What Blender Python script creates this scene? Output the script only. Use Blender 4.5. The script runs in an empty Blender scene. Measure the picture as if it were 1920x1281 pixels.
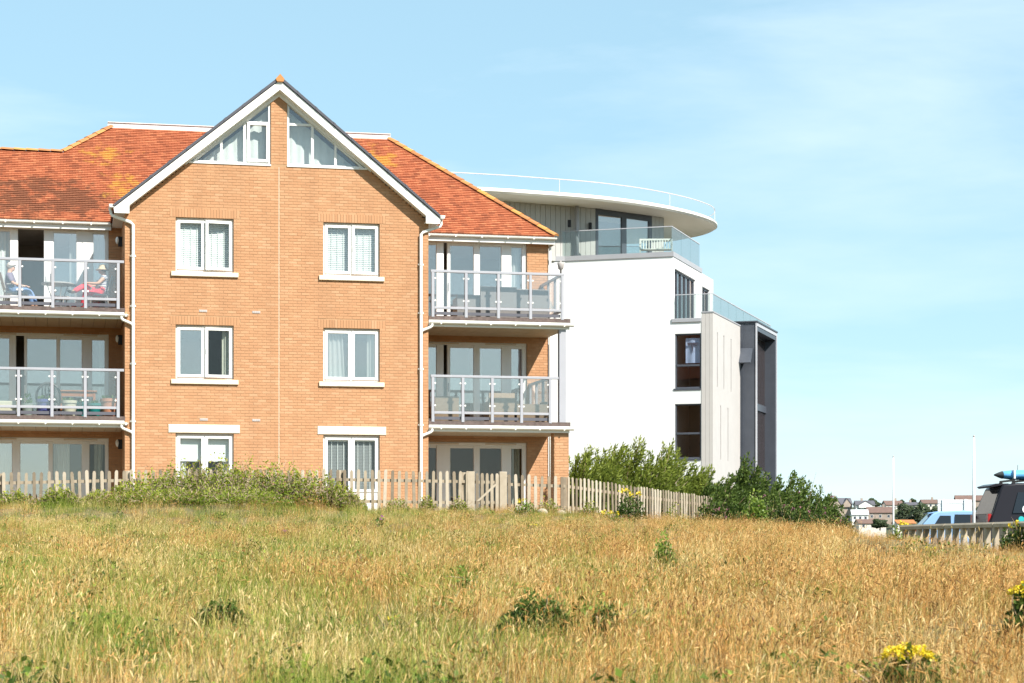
import bpy, bmesh, math, random
import numpy as np
from mathutils import Vector, Matrix
R = math.radians
random.seed(7); rng = np.random.default_rng(11)
scene = bpy.context.scene
C = scene.collection

# ---------------------------------------------------------------- camera
EYE = 1.6; F = 3900.0; HOR = 1030.0            # focal length and horizon row of a 1920 x 1281 frame
cam_d = bpy.data.cameras.new('camera'); cam = bpy.data.objects.new('camera', cam_d); C.objects.link(cam)
cam.location = (0, 0, EYE); cam.rotation_euler = (R(90), 0, 0)
cam_d.sensor_width = 36.0; cam_d.lens = 36.0 * F / 1920.0
cam_d.shift_y = (HOR - 640.5) / 1920.0
cam_d.clip_end = 6000.0; cam_d.clip_start = 0.1
cam_d.dof.use_dof = True; cam_d.dof.focus_distance = 54.0; cam_d.dof.aperture_fstop = 6.3
scene.camera = cam

# ---------------------------------------------------------------- sky and sun
SUN_AZ, SUN_EL = R(42.0), R(43.0)              # azimuth measured from the camera side (-Y) towards +X
sun_dir = Vector((math.sin(SUN_AZ) * math.cos(SUN_EL), -math.cos(SUN_AZ) * math.cos(SUN_EL), math.sin(SUN_EL)))
world = bpy.data.worlds.new('World'); scene.world = world; world.use_nodes = True
wt = world.node_tree; wt.nodes.clear()
def wn(t, **k):
    n = wt.nodes.new(t)
    for a, b in k.items(): setattr(n, a, b)
    return n
sky = wn('ShaderNodeTexSky', sky_type='NISHITA'); sky.sun_disc = False
sky.sun_elevation = SUN_EL; sky.sun_rotation = math.pi - SUN_AZ
sky.altitude = 0; sky.air_density = 1.0; sky.dust_density = 0.05; sky.ozone_density = 1.0
tint = wn('ShaderNodeMixRGB', blend_type='MULTIPLY'); tint.inputs['Fac'].default_value = 1; tint.inputs['Color2'].default_value = (0.96, 1.10, 1.05, 1)
veil = wn('ShaderNodeMixRGB'); veil.inputs['Fac'].default_value = 0.66; veil.inputs['Color2'].default_value = (3.25, 5.1, 6.2, 1)   # thin even veil of high cloud
tc = wn('ShaderNodeTexCoord'); mp = wn('ShaderNodeMapping'); mp.inputs['Scale'].default_value = (1.8, 1.8, 8.0); mp.inputs['Location'].default_value = (0.35, 0.2, 0.55); mp.inputs['Rotation'].default_value = (0.06, 0.10, 0.4)
nz = wn('ShaderNodeTexNoise'); nz.inputs['Scale'].default_value = 1.7; nz.inputs['Detail'].default_value = 7; nz.inputs['Roughness'].default_value = 0.55; nz.inputs['Distortion'].default_value = 0.25
cr = wn('ShaderNodeValToRGB'); cr.color_ramp.elements[0].position = 0.45; cr.color_ramp.elements[1].position = 0.78
cr.color_ramp.elements[0].color = (0, 0, 0, 1); cr.color_ramp.elements[1].color = (0.62, 0.62, 0.62, 1)
mix = wn('ShaderNodeMixRGB'); mix.inputs['Color2'].default_value = (6.6, 7.6, 8.2, 1)
bg = wn('ShaderNodeBackground'); bg.inputs['Strength'].default_value = 0.080
wo = wn('ShaderNodeOutputWorld')
L = wt.links.new
L(tc.outputs['Generated'], mp.inputs['Vector']); L(mp.outputs['Vector'], nz.inputs['Vector']); L(nz.outputs['Fac'], cr.inputs['Fac'])
L(sky.outputs['Color'], tint.inputs['Color1']); L(tint.outputs['Color'], veil.inputs['Color1']); L(veil.outputs['Color'], mix.inputs['Color1']); L(cr.outputs['Color'], mix.inputs['Fac']); L(mix.outputs['Color'], bg.inputs['Color']); L(bg.outputs['Background'], wo.inputs['Surface'])
sd = bpy.data.lights.new('sun', 'SUN'); sd.energy = 4.5; sd.angle = R(0.9); sd.color = (1.0, 0.95, 0.87)
sun = bpy.data.objects.new('sun', sd); C.objects.link(sun); sun.location = (30, -30, 60)
sun.rotation_euler = (-sun_dir).to_track_quat('-Z', 'Y').to_euler()
vs = scene.view_settings; vs.view_transform = 'Standard'; vs.look = 'None'; vs.gamma = 1.0; vs.exposure = 1.0; vs.use_curve_mapping = False
scene.cycles.max_bounces = 8; scene.cycles.transparent_max_bounces = 24; scene.cycles.glossy_bounces = 4
scene.cycles.caustics_reflective = False; scene.cycles.caustics_refractive = False
scene.cycles.use_denoising = True; scene.cycles.sample_clamp_indirect = 6.0

# ---------------------------------------------------------------- helpers
def tag(o, label=None, cat=None, group=None, kind=None):
    if label: o['label'] = label
    if cat: o['category'] = cat
    if group: o['group'] = group
    if kind: o['kind'] = kind
    return o
def empty(name, loc, rz=0.0, label=None, cat=None, group=None):
    o = bpy.data.objects.new(name, None); C.objects.link(o); o.location = loc; o.rotation_euler = (0, 0, rz)
    o.empty_display_size = 0.2
    return tag(o, label, cat, group)
def link(name, me, parent=None, loc=(0, 0, 0), rz=0.0):
    o = bpy.data.objects.new(name, me); C.objects.link(o); o.parent = parent; o.location = loc; o.rotation_euler = (0, 0, rz)
    return o
class MB:
    """collects boxes, prisms, tubes into one mesh"""
    def __init__(s): s.v = []; s.f = []; s.a = []
    def add(s, vs, fs, tone=0.5):
        n = len(s.v); s.v.extend([tuple(p) for p in vs]); s.f.extend([tuple(i + n for i in q) for q in fs]); s.a.extend([tone] * len(vs)); return s
    def box(s, x0, x1, y0, y1, z0, z1, tone=0.5):
        vs = [(x0,y0,z0),(x1,y0,z0),(x1,y1,z0),(x0,y1,z0),(x0,y0,z1),(x1,y0,z1),(x1,y1,z1),(x0,y1,z1)]
        return s.add(vs, [(0,3,2,1),(4,5,6,7),(0,1,5,4),(1,2,6,5),(2,3,7,6),(3,0,4,7)], tone)
    def bbox(s, x0, x1, y0, y1, z0, z1, b=0.01, tone=0.5):
        """box with chamfered front (-y) edges"""
        vs = [(x0,y0+b,z0),(x1,y0+b,z0),(x1,y0+b,z1),(x0,y0+b,z1),(x0+b,y0,z0+b),(x1-b,y0,z0+b),(x1-b,y0,z1-b),(x0+b,y0,z1-b),(x0,y1,z0),(x1,y1,z0),(x1,y1,z1),(x0,y1,z1)]
        return s.add(vs, [(4,5,6,7),(0,1,5,4),(1,2,6,5),(2,3,7,6),(3,0,4,7),(0,8,9,1),(1,9,10,2),(2,10,11,3),(3,11,8,0),(8,11,10,9)], tone)
    def prism(s, poly, axis, t0, t1, tone=0.5):
        """poly in the two other axes extruded along axis ('x','y','z')"""
        def P(a, b, t): return {'x': (t, a, b), 'y': (a, t, b), 'z': (a, b, t)}[axis]
        n = len(poly); vs = [P(a, b, t0) for a, b in poly] + [P(a, b, t1) for a, b in poly]
        fs = [tuple(range(n)), tuple(range(2 * n - 1, n - 1, -1))] + [(i, i + n, (i + 1) % n + n, (i + 1) % n) for i in range(n)]
        return s.add(vs, fs, tone)
    def tube(s, pts, r, n=8, tone=0.5, cap=True):
        pts = [Vector(p) for p in pts]; rs = r if isinstance(r, (list, tuple)) else [r] * len(pts)
        vs = []; up = None
        for i, p in enumerate(pts):
            d = (pts[min(i + 1, len(pts) - 1)] - pts[max(i - 1, 0)])
            d = d.normalized() if d.length > 1e-9 else Vector((0, 0, 1))
            if up is None: up = Vector((0, 0, 1)) if abs(d.z) < 0.9 else Vector((1, 0, 0))
            a = d.cross(up); a = a.normalized() if a.length > 1e-6 else d.orthogonal().normalized(); b = d.cross(a).normalized(); up = a.cross(d) if a.cross(d).length > 0 else up
            for k in range(n):
                t = 2 * math.pi * k / n; vs.append(p + (a * math.cos(t) + b * math.sin(t)) * rs[i])
        fs = [(i*n+k, i*n+(k+1) % n, (i+1)*n+(k+1) % n, (i+1)*n+k) for i in range(len(pts)-1) for k in range(n)]
        if cap: fs += [tuple(range(n-1, -1, -1)), tuple(range((len(pts)-1)*n, len(pts)*n))]
        return s.add(vs, fs, tone)
    def lathe(s, prof, cx=0, cy=0, n=20, tone=0.5):
        """prof: list of (radius, z)"""
        vs = [(cx + r*math.cos(2*math.pi*k/n), cy + r*math.sin(2*math.pi*k/n), z) for r, z in prof for k in range(n)]
        fs = [(i*n+k, i*n+(k+1) % n, (i+1)*n+(k+1) % n, (i+1)*n+k) for i in range(len(prof)-1) for k in range(n)]
        fs += [tuple(range(n-1, -1, -1)), tuple(range((len(prof)-1)*n, len(prof)*n))]
        return s.add(vs, fs, tone)
    def ellip(s, c, r, n=12, m=8, tone=0.5):
        prof = [(max(math.sin(math.pi*i/m), .02), -math.cos(math.pi*i/m)) for i in range(m+1)]
        vs = [(c[0]+r[0]*a*math.cos(2*math.pi*k/n), c[1]+r[1]*a*math.sin(2*math.pi*k/n), c[2]+r[2]*z) for a, z in prof for k in range(n)]
        fs = [(i*n+k, i*n+(k+1) % n, (i+1)*n+(k+1) % n, (i+1)*n+k) for i in range(m) for k in range(n)]
        return s.add(vs, fs, tone)
    def mesh(s, mat, smooth=False, origin=None):
        me = bpy.data.meshes.new('m'); v = s.v
        if origin: v = [(a-origin[0], b-origin[1], c-origin[2]) for a, b, c in v]
        me.from_pydata(v, [], s.f)
        at = me.attributes.new('tone', 'FLOAT', 'POINT'); at.data.foreach_set('value', np.array(s.a, dtype=np.float32))
        me.materials.append(mat)
        if smooth:
            me.polygons.foreach_set('use_smooth', [True] * len(me.polygons))
        me.validate(); me.update(); return me
    def build(s, name, mat, parent=None, smooth=False, origin=None):
        me = s.mesh(mat, smooth, origin); me.name = name
        o = link(name, me, parent, origin if origin else (0, 0, 0))
        return o
def smooth_by_angle(o, ang=40):
    me = o.data
    me.polygons.foreach_set('use_smooth', [True]*len(me.polygons))
    try: me.set_sharp_from_angle(angle=R(ang))
    except Exception: pass
    return o

# ---------------------------------------------------------------- materials
M = {}
def mat(name, col, rough=0.6, var=0.12, scale=6.0, bump=0.0, bscale=40.0, spec=0.4, metal=0.0, col2=None, detail=4, tone=0.0):
    m = bpy.data.materials.new(name); m.use_nodes = True; nt = m.node_tree; p = nt.nodes['Principled BSDF']
    p.inputs['Roughness'].default_value = rough; p.inputs['Metallic'].default_value = metal
    p.inputs['Specular IOR Level'].default_value = spec
    t = nt.nodes.new('ShaderNodeTexCoord'); n = nt.nodes.new('ShaderNodeTexNoise'); n.inputs['Scale'].default_value = scale; n.inputs['Detail'].default_value = detail; n.inputs['Roughness'].default_value = 0.6
    nt.links.new(t.outputs['Object'], n.inputs['Vector'])
    r = nt.nodes.new('ShaderNodeValToRGB'); c = Vector(col); c2 = Vector(col2) if col2 else c * (1 - var)
    r.color_ramp.elements[0].position = 0.3; r.color_ramp.elements[1].position = 0.7
    r.color_ramp.elements[0].color = (*c2, 1); r.color_ramp.elements[1].color = (*(c if col2 else c * (1 + var * 0.4)), 1)
    nt.links.new(n.outputs['Fac'], r.inputs['Fac']); out = r.outputs['Color']
    if tone:
        a = nt.nodes.new('ShaderNodeAttribute'); a.attribute_name = 'tone'
        mr = nt.nodes.new('ShaderNodeMapRange'); mr.inputs['To Min'].default_value = 1 - tone; mr.inputs['To Max'].default_value = 1 + tone
        nt.links.new(a.outputs['Fac'], mr.inputs['Value'])
        mm = nt.nodes.new('ShaderNodeMixRGB'); mm.blend_type = 'MULTIPLY'; mm.inputs['Fac'].default_value = 1
        nt.links.new(out, mm.inputs['Color1']); nt.links.new(mr.outputs['Result'], mm.inputs['Color2']); out = mm.outputs['Color']
    nt.links.new(out, p.inputs['Base Color'])
    if bump:
        n2 = nt.nodes.new('ShaderNodeTexNoise'); n2.inputs['Scale'].default_value = bscale; n2.inputs['Detail'].default_value = 5
        nt.links.new(t.outputs['Object'], n2.inputs['Vector']); b = nt.nodes.new('ShaderNodeBump'); b.inputs['Strength'].default_value = bump; b.inputs['Distance'].default_value = 0.01
        nt.links.new(n2.outputs['Fac'], b.inputs['Height']); nt.links.new(b.outputs['Normal'], p.inputs['Normal'])
    M[name] = m; return m
def glass(name, refl=0.2, tint=(0.93, 0.96, 0.96), rough=0.0):
    m = bpy.data.materials.new(name); m.use_nodes = True; nt = m.node_tree; nt.nodes.clear()
    o = nt.nodes.new('ShaderNodeOutputMaterial'); mx = nt.nodes.new('ShaderNodeMixShader'); tr = nt.nodes.new('ShaderNodeBsdfTransparent'); gl = nt.nodes.new('ShaderNodeBsdfGlossy')
    tr.inputs['Color'].default_value = (*tint, 1); gl.inputs['Roughness'].default_value = rough; gl.inputs['Color'].default_value = (1.0, 0.87, 0.82, 1)
    ge = nt.nodes.new('ShaderNodeNewGeometry'); dt = nt.nodes.new('ShaderNodeVectorMath'); dt.operation = 'DOT_PRODUCT'; nt.links.new(ge.outputs['Incoming'], dt.inputs[0]); nt.links.new(ge.outputs['Normal'], dt.inputs[1])
    ab = nt.nodes.new('ShaderNodeMath'); ab.operation = 'ABSOLUTE'; nt.links.new(dt.outputs['Value'], ab.inputs[0]); om = nt.nodes.new('ShaderNodeMath'); om.operation = 'SUBTRACT'; om.inputs[0].default_value = 1.0; nt.links.new(ab.outputs['Value'], om.inputs[1])
    fr = nt.nodes.new('ShaderNodeMath'); fr.operation = 'POWER'; fr.inputs[1].default_value = 5.0; nt.links.new(om.outputs['Value'], fr.inputs[0])
    ad = nt.nodes.new('ShaderNodeMath'); ad.operation = 'ADD'; ad.use_clamp = True; ad.inputs[1].default_value = refl
    t = nt.nodes.new('ShaderNodeTexCoord'); n = nt.nodes.new('ShaderNodeTexNoise'); n.inputs['Scale'].default_value = 1.3; n.inputs['Detail'].default_value = 1
    b = nt.nodes.new('ShaderNodeBump'); b.inputs['Strength'].default_value = 0.06; b.inputs['Distance'].default_value = 0.03
    k = nt.links.new
    k(t.outputs['Object'], n.inputs['Vector']); k(n.outputs['Fac'], b.inputs['Height']); k(b.outputs['Normal'], gl.inputs['Normal'])
    k(fr.outputs['Value'], ad.inputs[0]); k(ad.outputs['Value'], mx.inputs['Fac']); k(tr.outputs['BSDF'], mx.inputs[1]); k(gl.outputs['BSDF'], mx.inputs[2]); k(mx.outputs['Shader'], o.inputs['Surface'])
    M[name] = m; return m
def leafmat(name, col, col2, trans=0.35, rough=0.55, mid=None, inst=0.0):
    """leaf colour from the per-leaf tone, light passing through"""
    m = bpy.data.materials.new(name); m.use_nodes = True; nt = m.node_tree; p = nt.nodes['Principled BSDF']; o = nt.nodes['Material Output']
    a = nt.nodes.new('ShaderNodeAttribute'); a.attribute_name = 'tone'
    r = nt.nodes.new('ShaderNodeValToRGB'); r.color_ramp.elements[0].color = (*col, 1); r.color_ramp.elements[1].color = (*col2, 1)
    k = nt.links.new; k(a.outputs['Fac'], r.inputs['Fac']); k(r.outputs['Color'], p.inputs['Base Color'])
    if inst:                                         # every tuft a little different
        oi = nt.nodes.new('ShaderNodeObjectInfo'); ma = nt.nodes.new('ShaderNodeMath'); ma.operation = 'MULTIPLY_ADD'; ma.inputs[1].default_value = inst; k(oi.outputs['Random'], ma.inputs[0])
        sb = nt.nodes.new('ShaderNodeMath'); sb.operation = 'SUBTRACT'; sb.inputs[1].default_value = inst*.5; k(a.outputs['Fac'], sb.inputs[0]); k(sb.outputs['Value'], ma.inputs[2]); k(ma.outputs['Value'], r.inputs['Fac'])
    if mid: e_ = r.color_ramp.elements.new(0.5); e_.color = (*mid, 1); p.inputs['Roughness'].default_value = rough; p.inputs['Specular IOR Level'].default_value = 0.25
    t = nt.nodes.new('ShaderNodeBsdfTranslucent'); k(r.outputs['Color'], t.inputs['Color']); mx = nt.nodes.new('ShaderNodeMixShader'); mx.inputs['Fac'].default_value = trans
    k(p.outputs['BSDF'], mx.inputs[1]); k(t.outputs['BSDF'], mx.inputs[2]); k(mx.outputs['Shader'], o.inputs['Surface'])
    M[name] = m; return m
def rampmat(name, stops, rough=0.8, bump=0.0, nscale=3.0, namt=0.25, patch=None, streak=0.0):
    """piece colour picked from stops by tone, plus weathering noise; patch = (colour, centres, radius)"""
    m = bpy.data.materials.new(name); m.use_nodes = True; nt = m.node_tree; p = nt.nodes['Principled BSDF']; k = nt.links.new
    p.inputs['Roughness'].default_value = rough; p.inputs['Specular IOR Level'].default_value = 0.25
    a = nt.nodes.new('ShaderNodeAttribute'); a.attribute_name = 'tone'
    r = nt.nodes.new('ShaderNodeValToRGB'); el = r.color_ramp.elements
    while len(el) < len(stops): el.new(0.5)
    for e, (pos, c) in zip(el, stops): e.position = pos; e.color = (*c, 1)
    g = nt.nodes.new('ShaderNodeNewGeometry'); n = nt.nodes.new('ShaderNodeTexNoise'); n.inputs['Scale'].default_value = nscale; n.inputs['Detail'].default_value = 6
    k(g.outputs['Position'], n.inputs['Vector'])
    ad = nt.nodes.new('ShaderNodeMath'); ad.operation = 'MULTIPLY_ADD'; ad.inputs[1].default_value = namt; 
    sb = nt.nodes.new('ShaderNodeMath'); sb.operation = 'SUBTRACT'; sb.inputs[1].default_value = namt * 0.5
    k(n.outputs['Fac'], ad.inputs[0]); k(a.outputs['Fac'], ad.inputs[2]); k(ad.outputs['Value'], sb.inputs[0]); k(sb.outputs['Value'], r.inputs['Fac'])
    out = r.outputs['Color']
    for (pc, cen, rad, thr) in (patch or []):
        vm = None; acc = None
        for c in cen:
            d = nt.nodes.new('ShaderNodeVectorMath'); d.operation = 'DISTANCE'; d.inputs[1].default_value = c; k(g.outputs['Position'], d.inputs[0])
            mr = nt.nodes.new('ShaderNodeMapRange'); mr.inputs['From Min'].default_value = rad; mr.inputs['From Max'].default_value = 0; k(d.outputs['Value'], mr.inputs['Value'])
            if acc is None: acc = mr.outputs['Result']
            else:
                mx_ = nt.nodes.new('ShaderNodeMath'); mx_.operation = 'MAXIMUM'; k(acc, mx_.inputs[0]); k(mr.outputs['Result'], mx_.inputs[1]); acc = mx_.outputs['Value']
        n3 = nt.nodes.new('ShaderNodeTexNoise'); n3.inputs['Scale'].default_value = 2.6; n3.inputs['Detail'].default_value = 8; n3.inputs['Roughness'].default_value = 0.7; k(g.outputs['Position'], n3.inputs['Vector'])
        s1 = nt.nodes.new('ShaderNodeMath'); s1.operation = 'MULTIPLY_ADD'; s1.inputs[1].default_value = 0.42
        if acc is not None: k(acc, s1.inputs[0])
        else: s1.inputs[0].default_value = 0
        k(n3.outputs['Fac'], s1.inputs[2])
        mr2 = nt.nodes.new('ShaderNodeMapRange'); mr2.inputs['From Min'].default_value = thr; mr2.inputs['From Max'].default_value = thr + 0.1; mr2.inputs['To Max'].default_value = 0.85; k(s1.outputs['Value'], mr2.inputs['Value'])
        mm = nt.nodes.new('ShaderNodeMixRGB'); mm.inputs['Color2'].default_value = (*pc, 1); k(mr2.outputs['Result'], mm.inputs['Fac']); k(out, mm.inputs['Color1']); out = mm.outputs['Color']
    if streak:                                       # rain-washed weathering, drawn out downwards
        mpg = nt.nodes.new('ShaderNodeMapping'); mpg.inputs['Scale'].default_value = (2.6, 2.6, .28); k(g.outputs['Position'], mpg.inputs['Vector']); n4 = nt.nodes.new('ShaderNodeTexNoise'); n4.inputs['Scale'].default_value = 1.0; n4.inputs['Detail'].default_value = 7; n4.inputs['Roughness'].default_value = .65; k(mpg.outputs['Vector'], n4.inputs['Vector'])
        mr4 = nt.nodes.new('ShaderNodeMapRange'); mr4.inputs['From Min'].default_value = .3; mr4.inputs['From Max'].default_value = .7; mr4.inputs['To Min'].default_value = 1 - streak; mr4.inputs['To Max'].default_value = 1 + streak*.5; k(n4.outputs['Fac'], mr4.inputs['Value'])
        mm4 = nt.nodes.new('ShaderNodeMixRGB'); mm4.blend_type = 'MULTIPLY'; mm4.inputs['Fac'].default_value = 1; k(out, mm4.inputs['Color1']); k(mr4.outputs['Result'], mm4.inputs['Color2']); out = mm4.outputs['Color']
    k(out, p.inputs['Base Color'])
    if bump:
        n2 = nt.nodes.new('ShaderNodeTexNoise'); n2.inputs['Scale'].default_value = 60; k(g.outputs['Position'], n2.inputs['Vector'])
        b = nt.nodes.new('ShaderNodeBump'); b.inputs['Strength'].default_value = bump; b.inputs['Distance'].default_value = 0.008; k(n2.outputs['Fac'], b.inputs['Height']); k(b.outputs['Normal'], p.inputs['Normal'])
    M[name] = m; return m

rampmat('brick', [(0.0, (0.435, 0.226, 0.116)), (0.4, (0.456, 0.242, 0.126)), (0.75, (0.47, 0.254, 0.134)), (1.0, (0.50, 0.284, 0.158))], bump=0.3, nscale=0.9, namt=0.5, streak=0.11)
mat('mortar', (0.42, 0.25, 0.135), 0.9, 0.2, 2.0, 0.2)
mat('upvc', (0.80, 0.79, 0.77), 0.35, 0.04, 1.5)
mat('upvc_cream', (0.66, 0.58, 0.49), 0.4, 0.05, 1.5)
mat('fascia_white', (0.80, 0.79, 0.75), 0.4, 0.06, 1.2)
mat('gutter_white', (0.78, 0.76, 0.70), 0.4, 0.12, 2.0)
mat('soffit', (0.55, 0.45, 0.32), 0.6, 0.1, 2.0)
mat('stone', (0.74, 0.66, 0.52), 0.8, 0.15, 5.0, 0.2)
mat('verge_grey', (0.075, 0.075, 0.09), 0.45, 0.15, 3.0)
mat('rail_grey', (0.36, 0.36, 0.39), 0.4, 0.06, 3.0, metal=0.0)
mat('rail_dark', (0.10, 0.10, 0.12), 0.5, 0.1, 3.0)
mat('slab_edge', (0.13, 0.095, 0.085), 0.85, 0.4, 8.0, 0.3)
mat('decking', (0.30, 0.22, 0.15), 0.8, 0.2, 6.0)
mat('room', (0.30, 0.27, 0.24), 0.9, 0.15, 0.6)
mat('lead', (0.62, 0.62, 0.62), 0.6, 0.2, 3.0)
mat('black', (0.012, 0.012, 0.013), 0.5, 0.1, 5.0)
mat('vent', (0.42, 0.38, 0.36), 0.7, 0.15, 10.0)
mat('cloth_white', (0.78, 0.77, 0.74), 0.9, 0.08, 4.0)
mat('cloth_cream', (0.52, 0.50, 0.42), 0.9, 0.12, 4.0)
mat('blind_grey', (0.17, 0.17, 0.17), 0.6, 0.1, 4.0)
mat('lamp_glass', (0.80, 0.80, 0.78), 0.3, 0.03, 4.0)
glass('pane_sky', 0.26); glass('pane_mid', 0.12); glass('pane_dark', 0.04); glass('balcony_glass', 0.17, (0.97, 0.98, 0.98))
glass('pane_pale', 0.34)
# ---------------------------------------------------------------- terrain
def smooth(t): t = max(0.0, min(1.0, t)); return t * t * (3 - 2 * t)
def crest(x):
    xs = [-40, 0, 1.3, 3.2, 5.5, 8.5, 14, 60]; zs = [2.5, 2.42, 2.36, 2.16, 1.9, 1.47, 1.38, 1.38]
    return float(np.interp(x, xs, zs))
def terrain(x, y):
    a = 0.052 * y if y > -20 else -1.04; c = crest(x); k = 0.22
    h = max(k - abs(a - c), 0) / k; z = min(a, c) - h * h * k * 0.25          # soft minimum: meadow slope, then crest
    z += 0.05 * math.sin(x * 0.7 + y * 0.31) * math.sin(y * 0.43 - x * 0.2) * (1 if y < 48 else 0.3)
    z += .26 * math.exp(-((x + 6.2) / 3.2) ** 2 - ((y - 45.2) / 1.8) ** 2) + .14 * math.exp(-((x + 11) / 2.0) ** 2 - ((y - 44.5) / 1.6) ** 2)
    if y > 50: z += (2.12 - z) * smooth((y - 50.5 - max(0, x - 1.3) * 0.9) / 2.5) * smooth((6.5 - x) / 3)
    if x > 4 and y > 37: z += (1.55 - 0.006 * (y - 37) - z) * smooth((x - 5) / 4) * smooth((y - 37) / 5) if y < 110 else (0.9 - z) * smooth((x - 5) / 4)
    return z
gx = sorted(set([round(v, 2) for v in list(np.arange(-26, 30.1, 0.6)) + [-3000, -1500, -700, -300, -150, -80, -50, -36, 36, 46, 60, 90, 150, 300, 700, 1500, 3000]]))
gy = sorted(set([round(v, 2) for v in list(np.arange(2, 62.1, 0.6)) + [-1500, -600, -200, -80, -40, -20, -10, -4, 66, 72, 80, 90, 100, 115, 140, 200, 300, 500, 900, 1800, 3500]]))
gv = [(x, y, terrain(x, y)) for y in gy for x in gx]; nx = len(gx)
gf = [(j*nx+i, j*nx+i+1, (j+1)*nx+i+1, (j+1)*nx+i) for j in range(len(gy)-1) for i in range(nx-1)]
mat('soil', (0.17, 0.12, 0.055), 0.95, 0.3, 1.4, 0.5, 12, col2=(0.10, 0.10, 0.035))
g = MB(); g.add(gv, gf); gnd = g.build('ground', M['soil'], smooth=True); tag(gnd, kind='structure')
mat('asphalt', (0.055, 0.055, 0.057), 0.9, 0.2, 3.0, 0.3, 60)
g = MB(); cx = list(np.arange(9.5, 46, 2.0)); cy = list(np.arange(44, 112, 2.0))
g.add([(x, y, terrain(x, y) + 0.02) for y in cy for x in cx], [(j*len(cx)+i, j*len(cx)+i+1, (j+1)*len(cx)+i+1, (j+1)*len(cx)+i) for j in range(len(cy)-1) for i in range(len(cx)-1)])
tag(g.build('car_park', M['asphalt'], smooth=True), kind='structure')
mat('paving', (0.36, 0.32, 0.27), 0.9, 0.2, 3.0, 0.2)

# ---------------------------------------------------------------- brick apartment house
A = math.atan(3900 / 17860.0); HO = Vector((-6.163, 55.0, 0.0)); CA, SA = math.cos(A), math.sin(A)
def h2w(s, y, z=0.0): return Vector((HO.x + s * CA - y * SA, HO.y + s * SA + y * CA, z))
house = empty('apartment_house', HO, A, 'sandy brick apartment house with steep white-trimmed gable and orange tiled roof', 'building')
rampmat('tile', [(0.0, (0.26, 0.082, 0.040)), (0.3, (0.355, 0.112, 0.052)), (0.7, (0.395, 0.128, 0.060)), (1.0, (0.45, 0.165, 0.078))], bump=0.4, nscale=1.6, namt=0.35,
        patch=[((0.16, 0.062, 0.033), [tuple(h2w(-6.6, 3.0, 11.2)), tuple(h2w(-5.2, 3.0, 11.2))], 2.6, 0.74), ((0.48, 0.25, 0.05), [tuple(h2w(-4.4, 5.0, 12.9)), tuple(h2w(-3.9, 3.6, 11.7)), tuple(h2w(3.4, 5.4, 13.1)), tuple(h2w(2.8, 4.9, 12.7))], 1.7, 0.79)])
rampmat('ridge_clay', [(0.0, (0.38, 0.15, 0.06)), (0.5, (0.47, 0.20, 0.075)), (1.0, (0.50, 0.26, 0.07))], bump=0.4, nscale=2.0, namt=0.6)

def cells(ms, s0, s1, z0, z1, ops):
    """rectangles of a wall left over between its openings"""
    ss = sorted(set([s0, s1] + [v for o in ops for v in o[:2] if s0 < v < s1])); zs = sorted(set([z0, z1] + [v for o in ops for v in o[2:4] if z0 < v < z1]))
    out = []
    for a, b in zip(ss, ss[1:]):
        col = []
        for c, d in zip(zs, zs[1:]):
            ms_, mz = (a + b) / 2, (c + d) / 2
            if any(o[0] < ms_ < o[1] and o[2] < mz < o[3] for o in ops): continue
            if col and abs(col[-1][3] - c) < 1e-6: col[-1] = (a, b, col[-1][2], d)
            else: col.append((a, b, c, d))
        out += col
    return out
BR = {}                                             # shared meshes of single bricks
def brick_rows(s0, s1, z0, z1, ops, lim=None, off=0.0):
    """(s0,s1,z0,z1) of every brick of a stretcher-bond wall"""
    out = []; k0 = int(math.floor(z0 / 0.075))
    for k in range(k0, int(math.ceil(z1 / 0.075))):
        a, b = k * 0.075 + 0.005, k * 0.075 + 0.070
        if a < z0 or b > z1: continue
        m = (a + b) / 2; l, r = s0, s1
        if lim: l, r = max(l, -lim(m)), min(r, lim(m))
        iv = [(l, r)]
        for o in ops:
            if o[2] < m < o[3]:
                iv = [q for (p, e) in iv for q in ((p, min(e, o[0])), (max(p, o[1]), e)) if q[1] - q[0] > 0.03]
        ph = off + (0.1125 if k % 2 else 0.0)
        for (p, e) in iv:
            i = math.floor((p - ph) / 0.225)
            while ph + i * 0.225 < e:
                x0, x1 = max(p, ph + i*0.225 + 0.005), min(e, ph + i*0.225 + 0.220)
                if x1 - x0 > 0.025: out.append((x0, x1, a, b))
                i += 1
    return out
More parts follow.
